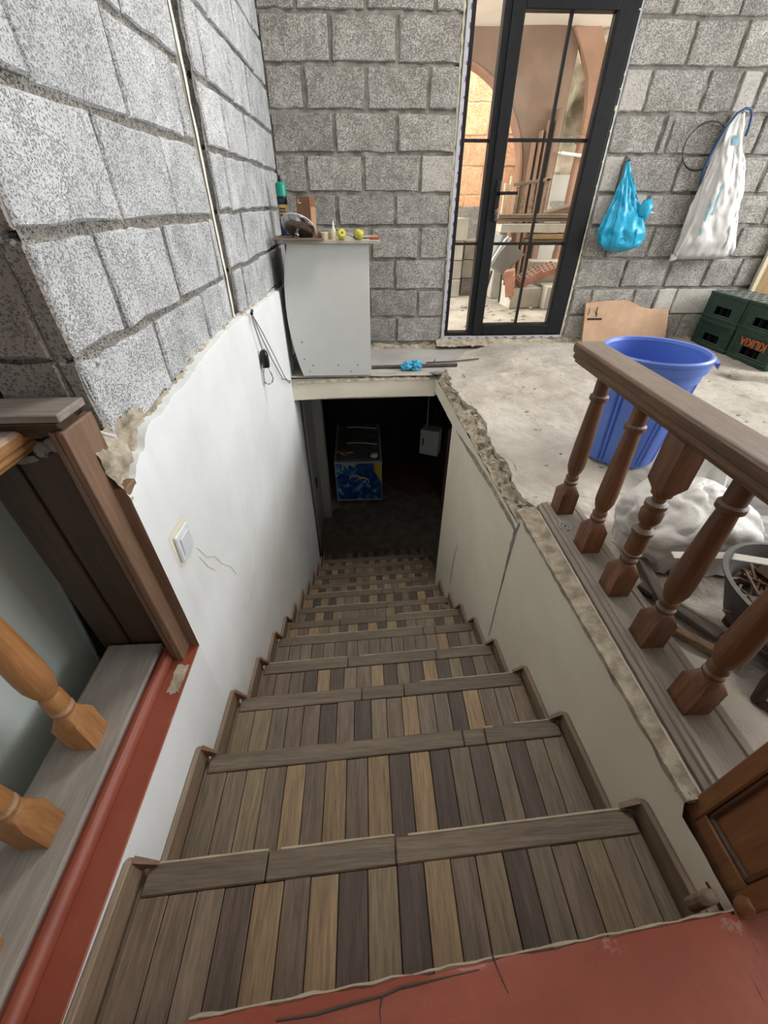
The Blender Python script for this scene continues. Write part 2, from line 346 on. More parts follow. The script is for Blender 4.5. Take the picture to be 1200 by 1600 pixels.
far = [(-.435,-.235,[2.03,2.2,2.62,2.97,3.33,3.56]), (-.235,-.035,[2.03,2.36,2.78,3.18,3.56]), (-.035,.16,[2.04,2.22,2.57,2.97,3.35,3.56]), (.16,.35,[2.055,2.34,2.76,3.13,3.56]),
       (.35,.55,[2.055,2.20,2.60,2.98,3.38,3.56]), (.55,.745,[2.055,2.40,2.86,3.24,3.56]), (.745,.95,[2.055,2.2,2.6,3.0,3.4,3.56]), (.95,1.15,[2.055,2.4,2.8,3.2,3.56]), (1.15,1.35,[2.055,2.2,2.6,3.0,3.4,3.56]),
       (1.35,1.55,[2.055,2.4,2.8,3.2,3.56]), (1.55,1.75,[2.055,2.2,2.6,3.0,3.4,3.56]), (1.75,1.95,[2.055,2.4,2.8,3.2,3.56])]
courses(wall_left, fnL, far, M_blocklit, deep=.035)
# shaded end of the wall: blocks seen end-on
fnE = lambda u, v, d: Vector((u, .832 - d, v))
courses(wall_left, fnE, [(z0, z1, ([-.745,-.595,-.557] if i % 2 else [-.745,-.60,-.557])) for i, (z0, z1, _) in enumerate(near)], M_blockshade, gap=.010, deep=.03, proud=.004)
# slot between the two wall lengths, with the cream strip standing in it
mb = MB(); mb.box((-.70, 1.90, -.43), (-.60, 2.02, 1.95))
mb.build('slot_back', M_mortard, wall_left)
mb = MB()
def strip(s, t):
    z = -.415 + 2.36*t; w = .5 + .5*N((0, 0, z), 6)
    return Vector((XL + .004 + .004*N((s*3, 0, z), 14), 1.897 + s*(.017 + .016*w) + .005*N((1, 2, z), 7), z))
mb.grid(strip, 3, 70); mb.box((-.60, 1.900, -.415), (-.556, 1.908, 1.945))
mb.build('foam_strip', M_strip, wall_left, sharp=180, fix=False)

# plaster face: jagged top edge
top = [(.752,-.505),(.803,-.501),(.825,-.478),(.845,-.466),(.875,-.470),(.893,-.455),(.900,-.441),(.930,-.430),(.957,-.428),(1.0,-.436),(1.051,-.430),(1.11,-.421),(1.171,-.425),(1.256,-.420),
       (1.34,-.408),(1.437,-.402),(1.55,-.398),(1.648,-.394),(1.78,-.398),(1.902,-.396),(2.05,-.41),(2.214,-.415),(2.43,-.425),(2.653,-.43),(2.9,-.445),(3.09,-.452)]
def zt(y):
    if y <= top[0][0]: return -.505
    for (a, b), (c, e) in zip(top[:-1], top[1:]):
        if y <= c: return b + (e-b)*(y-a)/(c-a)
    return -.452
mb = MB()
ys = [.752 + i*.012 for i in range(195)]
front = [(y, zt(y) + .006*N((y, 0, 0), 40)) for y in ys]
poly = front + [(ys[-1], -3.33), (.752, -3.33)]
XP = -.525
vs = []; fs = []
for i, (y, z) in enumerate(front):
    vs += [Vector((XP - .004, y, z)), Vector((XP, y, z - .012)), Vector((XP, y, -3.36)), Vector((XP - .035, y, z + .004))]
for i in range(len(front) - 1):
    a = 4*i; b = a + 4
    fs += [(a, b, b+1, a+1), (a+1, b+1, b+2, a+2), (a+3, b+3, b, a)]
mb.add(vs, fs)
mb.box((-.75, .80, -3.36), (-.556, 3.09, -.445))
mb.add([(XP,3.085,-.46),(XP-.03,3.09,-.46),(XP-.03,3.09,-3.36),(XP,3.085,-3.36)], [(0,1,2,3)])
# below the ledge, beside the first steps
mb.box((-.75, -.6, -1.75), (XP, .752, -1.068)); mb.box((-.75, -.6, -3.36), (XP, .80, -1.74))
mb.build('plaster', M_plaster, wall_left, sharp=50)
mb = MB(); mb.box((-.75, 3.09, -3.36), (-.575, 3.56, -.46)); mb.build('bare_strip', M_mortard, wall_left)
# broken rubble band between blocks and plaster
mb = MB()
def rub(s, t):
    y = .752 + 2.33*s; zc = zt(y); hi = -.385 if y < .97 else -.425
    z = (zc - .02) + t*(max(hi, zc + .012) - zc + .02)
    return Vector((XP - .012 - .02*t + .016*fbm((y, z, 4.4), 22) + .008*N((y, z, 1), 60), y, z))
mb.grid(rub, 260, 14); mb.build('broken_edge', M_rubble, wall_left, sharp=60, fix=False)
mb = MB()  # scar lines in the plaster under the switch
for L in ([(.93,-.83),(.97,-.90),(1.02,-.95),(1.05,-1.02),(1.10,-1.08),(1.13,-1.16)], [(.93,-.86),(.955,-.93),(.99,-.99)], [(1.10,-1.30),(1.16,-1.34),(1.24,-1.33),(1.33,-1.30),(1.45,-1.18)]):
    mb.tube([(XP, y + rnd(-.006,.006), z + rnd(-.006,.006)) for y, z in L], [.0016]*len(L), 5)
mb.build('scar', M_foam, wall_left)

# --- wall_back --------------------------------------------------------------------------------------
YB = 3.55
fnB = lambda u, v, d: Vector((u, YB - d, v))
mb = MB()
mb.box((-.75, 3.58, -1.15), (.66, 3.75, 1.95)); mb.box((1.655, 3.58, -1.15), (5.1, 3.75, 1.95)); mb.box((.66, 3.58, 1.03), (1.655, 3.75, 1.95)); mb.box((.66, 3.57, -1.15), (1.655, 3.75, -.93))
def mg(x0, x1, z0, z1): return lambda s, t: fnB(x0+(x1-x0)*s, z0+(z1-z0)*t, -.013 + .011*fbm((x0+(x1-x0)*s, 2.2, z0+(z1-z0)*t), 15))
mb.grid(mg(-.56, .655, -1.02, 1.95), 60, 140); mb.grid(mg(1.66, 4.6, -.97, 1.95), 120, 120); mb.grid(mg(.62, 1.70, 1.04, 1.95), 40, 30)
wall_back = struct(mb.build('wall_back', M_mortard, sharp=180))
zs = [-.937,-.742,-.547,-.344,-.142,.046,.249,.451,.653,.856,1.056,1.256,1.456,1.656,1.856]
JL = [[-.56,-.15,.265,.645],[-.56,-.33,.05,.431,.645],[-.56,-.16,.244,.64],[-.56,-.34,.062,.425,.64],[-.56,-.163,.242,.64],[-.56,-.356,.025,.414,.64],[-.56,-.154,.251,.635],[-.56,-.326,.055,.445,.635],[-.56,-.149,.242,.63],[-.56,-.34,.064,.455,.63]]
JR = [[1.68,2.02,2.38,2.66,3.0,3.4,3.8,4.2,4.6],[1.68,1.83,2.18,2.37,2.53,2.86,3.25,3.65,4.05,4.45,4.6],[1.67,2.04,2.39,2.70,2.96,3.3,3.7,4.1,4.5,4.6],[1.67,1.85,2.17,2.42,2.84,3.2,3.6,4.0,4.4,4.6],
      [1.67,2.05,2.42,2.63,2.97,3.3,3.7,4.1,4.5,4.6],[1.665,1.80,2.2,2.43,2.82,3.2,3.6,4.0,4.4,4.6],[1.66,2.0,2.06,2.42,2.67,3.05,3.45,3.85,4.25,4.6],[1.655,1.83,2.2,2.41,2.55,2.9,3.3,3.7,4.1,4.5,4.6],
      [1.65,2.02,2.33,2.72,3.1,3.5,3.9,4.3,4.6],[1.65,1.85,2.25,2.62,3.0,3.4,3.8,4.2,4.6]]
courses(wall_back, fnB, [(zs[i], zs[i+1], JL[i]) for i in range(10)], M_block, deep=.025, gap=.020, alt=M_blockp, palt=.15)
courses(wall_back, fnB, [(zs[i], zs[i+1], JR[i]) for i in range(10)], M_block, deep=.025, gap=.018, alt=M_blockp, palt=.12)
courses(wall_back, fnB, [(zs[i], zs[i+1], [-.56 + (.2 if i % 2 else .4) + .4*k - .4*(k == 0) * 0 for k in range(13)]) for i in range(10, 14)], M_block, deep=.025, gap=.018)
mb = MB()  # rough footing of the wall
mb.grid(lambda s, t: Vector((-.5 + 1.16*s, 3.575 - .075*t**1.5 + .02*fbm((s*6, t, 0), 3), -.93 - .085*t + .018*fbm((s*9, t*2, 5), 2.5))), 70, 7)
mb.grid(lambda s, t: Vector((1.66 + 2.9*s, 3.57 - .06*t**1.5 + .012*fbm((s*12, t, 0), 3), -.905 - .05*t + .012*fbm((s*22, t*2, 5), 2.5))), 90, 6)
mb.grid(lambda s, t: Vector((.60 + 1.12*s, 3.60 - .12*t + .012*fbm((s*9, t, 0), 3), -.905 - .05*t**2 + .010*fbm((s*16, t*2, 5), 2.5))), 60, 6)
mb.build('broken_footing', M_rubble, wall_back, sharp=60, fix=False)
mb = MB()  # foam round the door
def foam_line(p0, p1, w, n, seed):
    p0 = Vector(p0); p1 = Vector(p1)
    path = []; rr = []
    for i in range(n + 1):
        t = i / n; q = p0.lerp(p1, t); path.append(q + Vector((.006*N((t*40, seed, 0)), .004*N((t*30, 3, seed)), .004*N((t*50, 6, seed))))); rr.append(max(.003, w*(.75 + .8*N((t*60, seed, 8)))))
    mb.tube(path, rr, 7)
foam_line((.650, 3.556, -.90), (.622, 3.556, 1.03), .011, 90, 1)
foam_line((1.660, 3.556, -.90), (1.640, 3.556, 1.03), .013, 90, 2)
foam_line((.66, 3.548, -.912), (1.66, 3.548, -.905), .013, 60, 3)
mb.build('foam_bead', M_foam, wall_back, sharp=180)

# --- the other walls of the room, ceiling (outside the frame) ------------------------------------
mb = MB()
for lo, hi in (((4.6,-2.7,-1.2),(4.8,3.75,.05)), ((4.6,-2.7,1.75),(4.8,3.75,1.95)), ((4.6,-2.7,.05),(4.8,-.3,1.75)), ((4.6,3.2,.05),(4.8,3.75,1.75))): mb.box(lo, hi)
wall_right = struct(mb.build('wall_right', M_room))
mb = MB()
for lo, hi in (((-1.7,-2.8,-2.6),(4.8,-2.6,.3)), ((-1.7,-2.8,1.7),(4.8,-2.6,1.95)), ((-1.7,-2.8,.3),(.2,-2.6,1.7)), ((3.0,-2.8,.3),(4.8,-2.6,1.7))): mb.box(lo, hi)
struct(mb.build('wall_front', M_room))
mb = MB(); mb.box((-1.7,-2.8,1.95),(5.1,3.75,2.1)); struct(mb.build('ceiling', M_ceil))
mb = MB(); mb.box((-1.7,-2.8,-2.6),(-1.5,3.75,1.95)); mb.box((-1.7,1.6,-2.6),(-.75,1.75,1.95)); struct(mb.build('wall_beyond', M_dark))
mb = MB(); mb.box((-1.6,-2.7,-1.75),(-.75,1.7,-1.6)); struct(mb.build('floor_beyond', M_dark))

# ------------------------------------------------------------------ floors
def wx(y): return .635 - .045*y       # inner face of the stairwell wall
def xb(y):                            # broken edge of the floor slab
    if y < .12: return .60
    if y < 1.22: return .66
    j = .020*fbm((0, y, 2.0), 5) + .012*N((0, y, 7), 22)
    t = min(1, (y - 1.22)/.08)
    bay = .06*math.exp(-((y-2.05)/.25)**2) + .035*math.exp(-((y-1.55)/.12)**2)
    return .66 + t*(wx(y) + .035 + bay + j - .66)
def fz(x, y):
    z = -.942 + .010*fbm((x, y, 0), 1.6, 3) + .0045*fbm((x, y, 0), 9, 5)
    z += .008*max(0, fbm((x, y, 0), 15, 8)) - .010*max(0, fbm((x, y, 0), 9, 2) - .15) + .006*abs(N((x, y*1.6, 0), 5, 12))
    if x > 2.5: z += .02*max(0, min(1, (x - 2.55)/.05)) * 0
    # lower grey screed near the back, left
    k = max(0, min(1, (y - 2.72 + .25*(.9 - x) - .05*N((x, y, 0), 3))/.10)) * max(0, min(1, (1.05 - x)/.12))
    return z*(1-k) + (-.985 + .002*fbm((x, y, 0), 6))*k
mb = MB()
def fl(s, t):
    y = .12 + (2.87 - .12)*t; x0 = xb(y); x = x0 + (4.7 - x0)*s**1.7
    return Vector((x, y, fz(x, y) - (.020 + .012*N((0, y, 9), 20) if s == 0 and y > 1.2 else 0)))
mb.grid(fl, 190, 230)
mb.grid(lambda s, t: (lambda x, y: Vector((x, y, fz(x, y))))(-.56 + 5.26*s**1.4, 2.87 + .74*t), 130, 45)
mb.grid(lambda s, t: (lambda x, y: Vector((x, y, fz(x, y) - .02*t)))(1.7 + 3.0*s, .12 - 2.8*t), 40, 20)
floor = struct(mb.build('floor', M_conc, sharp=50, fix=False))
mb = MB()  # body of the slab
mb.box((.70, .12, -1.09), (4.7, 2.87, -.975)); mb.box((-.56, 2.875, -1.125), (4.7, 3.6, -1.0))
mb.build('slab', M_conc2, floor)
mb = MB()  # smooth grey screed along the back wall
mb.grid(lambda s, t: (lambda x, y: Vector((x, y, fz(x, y) + .0015)))(-.54 + 1.45*s - .35*s*(1-t), 2.93 + .62*t), 60, 30)
mb.build('screed', M_conc2, floor, fix=False)
mb = MB()  # low ledge of broken screed to the right
mb.grid(lambda s, t: Vector((2.45 + 2.2*s, 1.05 + 1.55*(1-s)**1.2 + .10*t + .03*fbm((s*5, t, 1), 2), -.945 + .045*min(1, t*3) + .006*fbm((s*9, t*3, 4), 2.0))), 70, 8)
mb.build('screed_ledge', M_conc, floor, sharp=60, fix=False)
# broken rubble along the slab edge
mb = MB()
def rb(s, t):
    y = 1.20 + 1.68*s; x0 = xb(y) + .03; x1 = wx(y) - .001
    zt_ = -.945; zb_ = -1.0 - .02*N((0, y, 4), 9)
    x = x0 + (x1 - x0)*t; z = zt_ + (zb_ - zt_)*t**.8
    a = .028*math.sin(PI*t)**.7
    return Vector((x + a*fbm((y, t*.3, 0), 11) - a*.4*abs(N((y, t*.3, 2), 30)), y, z + a*fbm((y, t*.3, 5), 13) - a*.8*abs(N((y, t*.3, 9), 26))))
mb.grid(rb, 240, 12); mb.build('broken_edge', M_rubble, floor, sharp=40, fix=False)
mb = MB()
for i in range(40):
    y = rnd(1.25, 2.8); x = wx(y) + rnd(.02, .10); r = rnd(.004, .013)
    mb.blob((x, y, -.950 + r*.2), (r*rnd(.8,1.8), r*rnd(.8,1.5), r*.6), 6, 4, .9, i, fr=2)
for i in range(60):
    x = rnd(.8, 2.8); y = rnd(.9, 3.3); r = rnd(.003, .009)
    mb.blob((x, y, fz(x, y) + r*.3), (r*1.3, r, r*.7), 6, 4, .5, i)
stuff(mb.build('rubble_crumbs', M_rubble, floor, sharp=50))

# red painted landing
mb = MB()
def rf(x): return .03 + .085*(x + .31)
mb.grid(lambda s, t: (lambda x: Vector((x, rf(x) + .004*fbm((x, 0, 0), 16) - 1.6*t**2, -1.0 + (-.004 if t == 0 else 0) + .0015*fbm((x, t*9, 0), 5))))(-.60 + 1.22*s), 90, 30)
mb.grid(lambda s, t: (lambda x: Vector((x, rf(x) + .004*fbm((x, 0, 0), 16) - (.006 if t == 1 else 0), -1.004 - .045*t)))(-.60 + 1.235*s), 90, 2)
mb.grid(lambda s, t: Vector((.60 + 2.4*s, .105 - 1.7*t, -1.0 + .0015*fbm((s*3, t*9, 0), 5))), 30, 20)
mb.box((-.6, -2.6, -1.2), (4.6, -.02, -1.01)); mb.box((.62, -.5, -1.2), (3.0, .10, -1.01))
red = struct(mb.build('floor_landing', M_red, sharp=50, fix=False))
mb = MB()
vs = []
for i in range(60):
    x = -.30 + .93*i/59; vs.append((x, rf(x) + .002 + .003*N((x, 0, 0), 30), -1.003 + .002*N((x, 4, 0), 20)))
mb.tube(vs, [.0016 + .0035*max(0, N((i*.3, 0, 0))) for i in range(60)], 6); mb.build('bare_wood_edge', M_edge, red)
mb = MB()
pts = [(-.165,.025),(-.105,.028),(-.052,.036),(.0,.042),(.028,.049),(.062,.052),(.10,.056),(.16,.062)]
mb.tube([(x, y, -.9995) for x, y in pts], [.0012,.0018,.0022,.0014,.0020,.0016,.0012,.0005], 5)
mb.tube([(.185,.078,-.9995),(.19,.06,-.9995),(.20,.035,-.9995)], [.0014,.001,.0006], 5); mb.tube([(-.0,.042,-.9995),(-.005,.028,-.9995),(-.004,.015,-.9995)], [.0018,.0012,.0008], 5)
mb.build('crack', M_dark, red)

# ------------------------------------------------------------------ stairwell wall, beam, basement shell
mb = MB()
def sw(s, t):
    y = -.10 + 2.40*s; zt_ = -.955 if y > .27 else -1.0
    zt_ = zt_ + (.004*fbm((0, y, 3), 18))
    if y > 1.2: zt_ = -1.005 - .006*N((0, y, 1), 15)
    return Vector((wx(y) + .0015*N((0, y, t*5), 3), y, zt_ + (-3.36 - zt_)*t))
mb.grid(sw, 110, 30)
mb.box((.655, .115, -3.36), (.80, 2.29, -.96))
mb.add([(wx(2.3),2.30,-1.10),(.80,2.30,-1.10),(.80,2.30,-3.36),(wx(2.3),2.30,-3.36)], [(0,1,2,3)])
mb.grid(lambda s, t: (lambda y: Vector((wx(y) - .0005, y, -1.004 - .006*N((0, y, 1), 15) - .098*t)))(2.295 + .585*s), 20, 2)
mb.add([(wx(2.3),2.295,-1.10),(.8,2.295,-1.10),(.8,2.88,-1.10),(wx(2.88),2.88,-1.10)], [(0,1,2,3)])
sww = struct(mb.build('wall_stairwell', M_cream, sharp=50, fix=False))
mb = MB()  # bare mortar band under the rail
mb.grid(lambda s, t: (lambda y: Vector((wx(y) - .004 + t*(.656 - wx(y)) - .003*(t == 0)*N((y, 1, 2), 25), y, -.952 + .012*t + .003*fbm((y, t, 0), 25))))(.262 + .97*s), 110, 5)
mb.grid(lambda s, t: (lambda y: Vector((wx(y) - .003, y, -.952 - t*(.012 + .010*(.5 + N((y, 0, 6), 20))))))(.262 + .97*s), 110, 2)
mb.build('mortar_band', M_rubble, sww, sharp=60, fix=False)
mb = MB(); mb.grid(lambda s, t: Vector((.6445 + .003*t + .0012*N((s*30, t, 0)), .27 + .93*s, -.936 - .004*max(0, N((s*22, 1, 1))) - .012*(1-t))), 90, 2); mb.build('plaster_lip', M_strip, sww, fix=False)
def ribbon(pts, ws, off=.0025):
    """irregular flat strip lying on the stairwell wall"""
    mb = MB(); L = []
    P = []
    for (a, b) in zip(pts[:-1], pts[1:]):
        for k in range(8): P.append((a[0] + (b[0]-a[0])*k/8, a[1] + (b[1]-a[1])*k/8))
    P.append(pts[-1]); n = len(P); vs = []
    for i, (y, z) in enumerate(P):
        a = P[max(0, i-1)]; b = P[min(n-1, i+1)]; t = Vector((b[0]-a[0], b[1]-a[1])); t.normalize(); nr = Vector((-t.y, t.x))
        f = i/(n-1)*(len(ws)-1); k = min(int(f), len(ws)-2); w = ws[k] + (ws[k+1]-ws[k])*(f-k)
        for sgn in (-1, 1):
            q = w*(.5 + .30*N((y*1, z, sgn*3.0), 45)); yy = y + sgn*nr.x*q; zz = z + sgn*nr.y*q
            vs.append(Vector((wx(yy) - off, yy, zz)))
    return mb.add(vs, [(2*i, 2*i+1, 2*i+3, 2*i+2) for i in range(n-1)])
ribbon([(2.20,-1.09),(1.889,-1.066),(1.51,-1.037),(1.25,-1.036),(1.207,-1.04)], [.004,.028,.026,.022,.015]).build('crack', M_rubble, sww, fix=False)
ribbon([(1.207,-1.03),(1.207,-1.12),(1.207,-1.23),(1.205,-1.42),(1.202,-1.72)], [.02,.022,.010,.006,.004], .0027).build('crack', M_mortard, sww, fix=False)
ribbon([(1.19,-.985),(1.197,-1.035)], [.012,.012], .0029).build('crack', M_mortard, sww, fix=False)
ribbon([(1.873,-1.709),(1.906,-1.91),(1.905,-2.127)], [.004,.010,.004]).build('crack', M_rubble, sww, fix=False)
mb = MB()  # beam across the end of the opening
x0, x1 = -.56, .507
mb.grid(lambda s, t: Vector((x0 + (x1-x0)*s, 2.868 + .002*N((s*4, t, 0)), -1.008 - .03*(1-s)**3 - (.118 + .012*s - .03*(1-s)**3*0)*t + (.004*N((s*40, 1, 0)) if t in (0, 1) else 0))), 60, 2)
mb.add([(x0,2.868,-1.150),(x1,2.868,-1.137),(x1,3.1,-1.137),(x0,3.1,-1.15)], [(0,1,2,3)])
mb.box((x0, 2.885, -1.136), (.9, 3.1, -1.02))
beam = struct(mb.build('trim_1', M_cream, sharp=50, fix=False))
mb = MB()
mb.grid(lambda s, t: Vector((-.55 + 1.08*s, 2.862 + .065*t + .008*fbm((s*20, t*2, 0), 1.6), -1.012 - .032*(1-s)**4*(1-t) + (.022*math.sin(PI*min(1, t*1.4)))*(.6 + .9*N((s*26, t*3, 3)))+.010*t)), 110, 6)
mb.build('broken_edge', M_rubble, beam, sharp=40, fix=False)

mb = MB(); mb.grid(lambda s, t: Vector((-1.6 + 4.2*s, 3.0 + 4.4*t, -3.36 + .01*fbm((s*7, t*7, 0), 1.5))), 60, 60)
mb.box((-1.6, -.6, -3.5), (2.6, 7.4, -3.40)); bfl = struct(mb.build('floor_basement', M_base, fix=False, sharp=50))
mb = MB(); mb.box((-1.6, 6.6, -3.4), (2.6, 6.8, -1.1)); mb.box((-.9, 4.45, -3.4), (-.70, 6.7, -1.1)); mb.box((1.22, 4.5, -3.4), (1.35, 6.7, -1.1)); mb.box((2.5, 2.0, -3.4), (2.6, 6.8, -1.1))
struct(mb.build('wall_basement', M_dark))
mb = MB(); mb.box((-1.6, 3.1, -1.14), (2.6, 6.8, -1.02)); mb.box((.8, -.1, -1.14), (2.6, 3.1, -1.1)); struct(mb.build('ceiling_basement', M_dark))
mb = MB()
mb.box((-.60, 4.28, -3.36), (-.50, 4.44, -1.14)); mb.box((-.64, 3.09, -3.36), (-.60, 4.30, -1.14)); mb.box((-.62, 3.50, -3.36), (-.565, 3.60, -1.14))
jamb = struct(mb.build('door_2', M_basw, bevel=.004)); mb = MB(); mb.box((-.598, 3.9, -2.62), (-.585, 3.95, -2.50)); mb.build('latch', M_screw, jamb)

# ------------------------------------------------------------------ stairs
st = thing('staircase', (0, .25, -1.2), 'steep staircase of dusty striped brown hardwood strips between white plastered walls', 'staircase')
YK = [.25,.545,.80,1.07,1.33,1.565,1.81,2.08,2.335,2.595,2.875,3.14,3.45]
ZK = [-1.144,-1.33,-1.48,-1.69,-1.86,-2.03,-2.20,-2.37,-2.54,-2.705,-2.875,-3.04,-3.20]
SK = .052
def sk(x): return SK*(x + .51)
rs = random.Random(11)
for k in range(13):
    y1 = YK[k]; y0 = (YK[k-1] if k else -.06); z = ZK[k]; xl = -.520; xr = wx(min(y1, 2.29)) - .002 if y1 < 2.35 else .62
    zn = ZK[k+1] if k < 12 else -3.36
    # carcass: riser and core
    mb = MB()
    P = [(xl, y0 - .03), (xr, y0 + sk(xr) - .03), (xr, y1 + sk(xr) - .012), (xl, y1 - .012)]
    mb.add([(x, y, z - .016) for x, y in P] + [(x, y, zn - .02) for x, y in P], [(0,1,2,3),(0,4,5,1),(1,5,6,2),(2,6,7,3),(3,7,4,0)])
    tr = mb.build('tread', M_skirt, st)
    # strips
    x = xl + .022; i = 0
    nw = .050 if k < 9 else .054
    while x < xr - .03:
        w = min(rs.uniform(.056, .064), xr - .024 - x)
        if w < .02: break
        r = rs.random()
        edge_ = (x < -.36 or x > .42) and k < 5
        if edge_: c = rs.choice([3,4,3,1])
        elif k in (2,) and x < -.1: c = rs.choice([3,1,4,3,0])
        elif k == 4 and x < .3: c = rs.choice([1,3,1])
        else: c = (rs.choice([0,0,1]) if i % 2 else rs.choice([2,2,4,3]))
        mb = MB(); g = .0009
        ya = y0 + sk(x) - .02; yb = y1 + sk(x) - nw - rs.uniform(.0005, .002); yb2 = yb + sk(x + w) - sk(x)
        dz = rs.uniform(-.0012, .0012)
        vs = [(x+g, ya, z+dz), (x+w-g, ya + sk(x+w) - sk(x), z+dz), (x+w-g, yb2, z+dz), (x+g, yb, z+dz)]
        mb.add(vs + [(a, b, c_ - .014) for a, b, c_ in vs], [(0,1,2,3),(7,6,5,4),(0,4,5,1),(1,5,6,2),(2,6,7,3),(3,7,4,0)])
        mb.build('plank', STW[c], tr, flat=True, bevel=.0012 if k < 5 else 0)
        x += w; i += 1
    # nosing boards
    cuts = [xl + .022] + sorted(rs.uniform(-.25, .4) for _ in range(2 if k < 8 else 1)) + [xr - .022]
    for a, b in zip(cuts[:-1], cuts[1:]):
        if b - a < .05: continue
        mb = MB(); dz = rs.uniform(.001, .004); yo = rs.uniform(-.002, .003)
        vs = [(a+.001, y1+sk(a)-nw, z+dz), (b-.001, y1+sk(b)-nw, z+dz), (b-.001, y1+sk(b)+yo, z+dz), (a+.001, y1+sk(a)+yo, z+dz)]
        mb.add(vs + [(p, q, r_ - .026) for p, q, r_ in vs], [(0,1,2,3),(7,6,5,4),(0,4,5,1),(1,5,6,2),(2,6,7,3),(3,7,4,0)])
        mb.build('nosing', M_nose, tr, flat=True, bevel=.003)
        if rs.random() < .55 and k < 8:
            mb = MB(); q0 = a + rs.uniform(0, .12)
            mb.tube([(q0 + (b-q0)*t/8, y1 + sk(q0 + (b-q0)*t/8) + yo + .001, z + dz - .001) for t in range(9)], [.0028 + .0016*rs.random() for _ in range(9)], 5)
            mb.build('worn_edge', M_edge, tr)
    # skirting boards against both walls
    for side in (-1, 1):
        if side > 0 and y1 > 2.30: continue
        xw = (XP + .001) if side < 0 else None
        h = .066 if side < 0 else .050
        mb = MB()
        def XS(y, inn): return (XP + .001 + (.014 if inn else 0)) if side < 0 else wx(y) - .001 - (.014 if inn else 0)
        ex = 0 if side < 0 else sk(.6)
        ya, yb = y0 - .004 + ex, y1 + .006 + ex
        if k == 0 and side > 0: ya = .10
        if k == 0 and side < 0: ya = .012
        prof = [(ya, z - .01), (ya, z + h + .012), (yb - .010, z + h), (yb, z + h - .012), (yb, zn + (.0 if k < 12 else 0))]
        vs = [(XS(y, 0), y, zz) for y, zz in prof] + [(XS(y, 1), y, zz) for y, zz in prof]
        n = len(prof); mb.add(vs, [tuple(range(n)), tuple(range(2*n-1, n-1, -1))] + [(i, (i+1) % n, n + (i+1) % n, n + i) for i in range(n)])
        mb.build('skirting', M_skirt, st, flat=True, bevel=.002)
        if k < 6:  # end-grain return piece at the nosing
            mb = MB(); xa = XS(yb, 1); d = .034*(-side)
            mb.add([(xa, yb-.012, z+h-.004), (xa + d*1.0, yb-.006+SK*d, z+.006), (xa, yb-.012, z+.004), (xa, yb+.002, z+h-.008), (xa + d, yb+.003, z+.005), (xa, yb+.003, z+.003)], [(0,1,2),(5,4,3),(0,3,4,1),(1,4,5,2),(2,5,3,0)])
            mb.build('end_piece', M_bal, st, flat=True)
mb = MB()
mb.box((.582, .118, -1.07), (.606, .140, -.984)); mb.build('skirting_stub', M_skirt, st, bevel=.008, seg=2)
# rubble swept into the corner of a step
mb = MB()
for i in range(130):
    x = .565 - abs(random.gauss(0, .09)); y = 1.60 + abs(random.gauss(0, .07)); r = rnd(.003, .010)
    if x > .545: x = .545
    mb.blob((x, min(y, 1.83), -2.20 + r*.5 + .02*max(0, 1 - abs(x-.5)/.12)*rnd(0, 1)), (r*1.3, r, r*.8), 6, 4, .6, i)
o = stuff(mb.build('mortar_rubble', M_rubble, sharp=50)); tag(o, 'small heap of crumbled mortar in the right corner of a lower step', 'rubble')
mb = MB()
for i in range(90):
    x = rnd(.1, .58); y = rnd(2.45, 3.5); k = min(range(13), key=lambda q: abs(YK[q]-.13-y)); r = rnd(.003, .012)
    mb.blob((x, YK[k] - .13 + rnd(-.09, .05) + sk(x), ZK[k] + .004 + r*.4), (r*1.5, r, r*.6), 6, 4, .6, i)
o = stuff(mb.build('mortar_rubble', M_rubble, sharp=50)); tag(o, 'scattered grey mortar crumbs on the lowest dark steps', 'rubble')

# ------------------------------------------------------------------ turned wood
PB = [(.030,0,'s'),(.030,.085,'s'),(.0215,.112),(.0185,.116),(.0225,.122),(.0225,.130),(.0165,.136),(.0215,.141),(.0205,.150),(.0165,.156),(.0225,.170),(.0275,.190),(.0285,.215),(.0272,.27),(.0245,.34),(.0222,.395),(.0205,.420),
      (.0200,.424),(.0275,.430),(.0275,.442),(.0215,.447),(.0215,.500)]
PB3 = [(.030,0,'s'),(.030,.085,'s'),(.0215,.112),(.0185,.116),(.0225,.122),(.0225,.130),(.0165,.138),(.0245,.146),(.0245,.152),(.021,.156),(.0235,.160),(.0235,.208),(.0215,.214),(.0265,.222),(.0265,.232),(.016,.242),(.0155,.252),
       (.0215,.258),(.027,.270),(.0275,.292),(.022,.304),(.0265,.309),(.0265,.320),(.0155,.326),(.0165,.342),(.0245,.346),(.0245,.352),(.031,.378,'s'),(.031,.50,'s')]
def baluster(parent, x, y, z0, prof, mat, h=.5, tilt=(0, 0)):
    M = Matrix.Translation((x, y, z0)) @ Matrix.Rotation(tilt[0], 4, 'X') @ Matrix.Rotation(tilt[1], 4, 'Y')
    mb = MB(); mb.lathe([(e[0]*1.0, e[1]*h/.5) + tuple(e[2:]) for e in prof], 24, M); return mb.build('baluster', mat, parent, sharp=30)
def rail_profile(name, mat, parent, x, y0, y1, z, pts):
    mb = MB(); mb.prism(pts, lambda u, v, d: Vector((x + u, d, z + v)), y0, y1); return mb.build(name, mat, parent, bevel=.003, seg=2, sharp=25)
TOPP = [(-.030,0),(.030,0),(.030,.008),(.038,.014),(.040,.022),(.036,.028),(.043,.034),(.046,.044),(.046,.056),(.040,.064),(-.040,.064),(-.046,.056),(-.046,.044),(-.043,.034),(-.036,.028),(-.040,.022),(-.038,.014),(-.030,.008)]
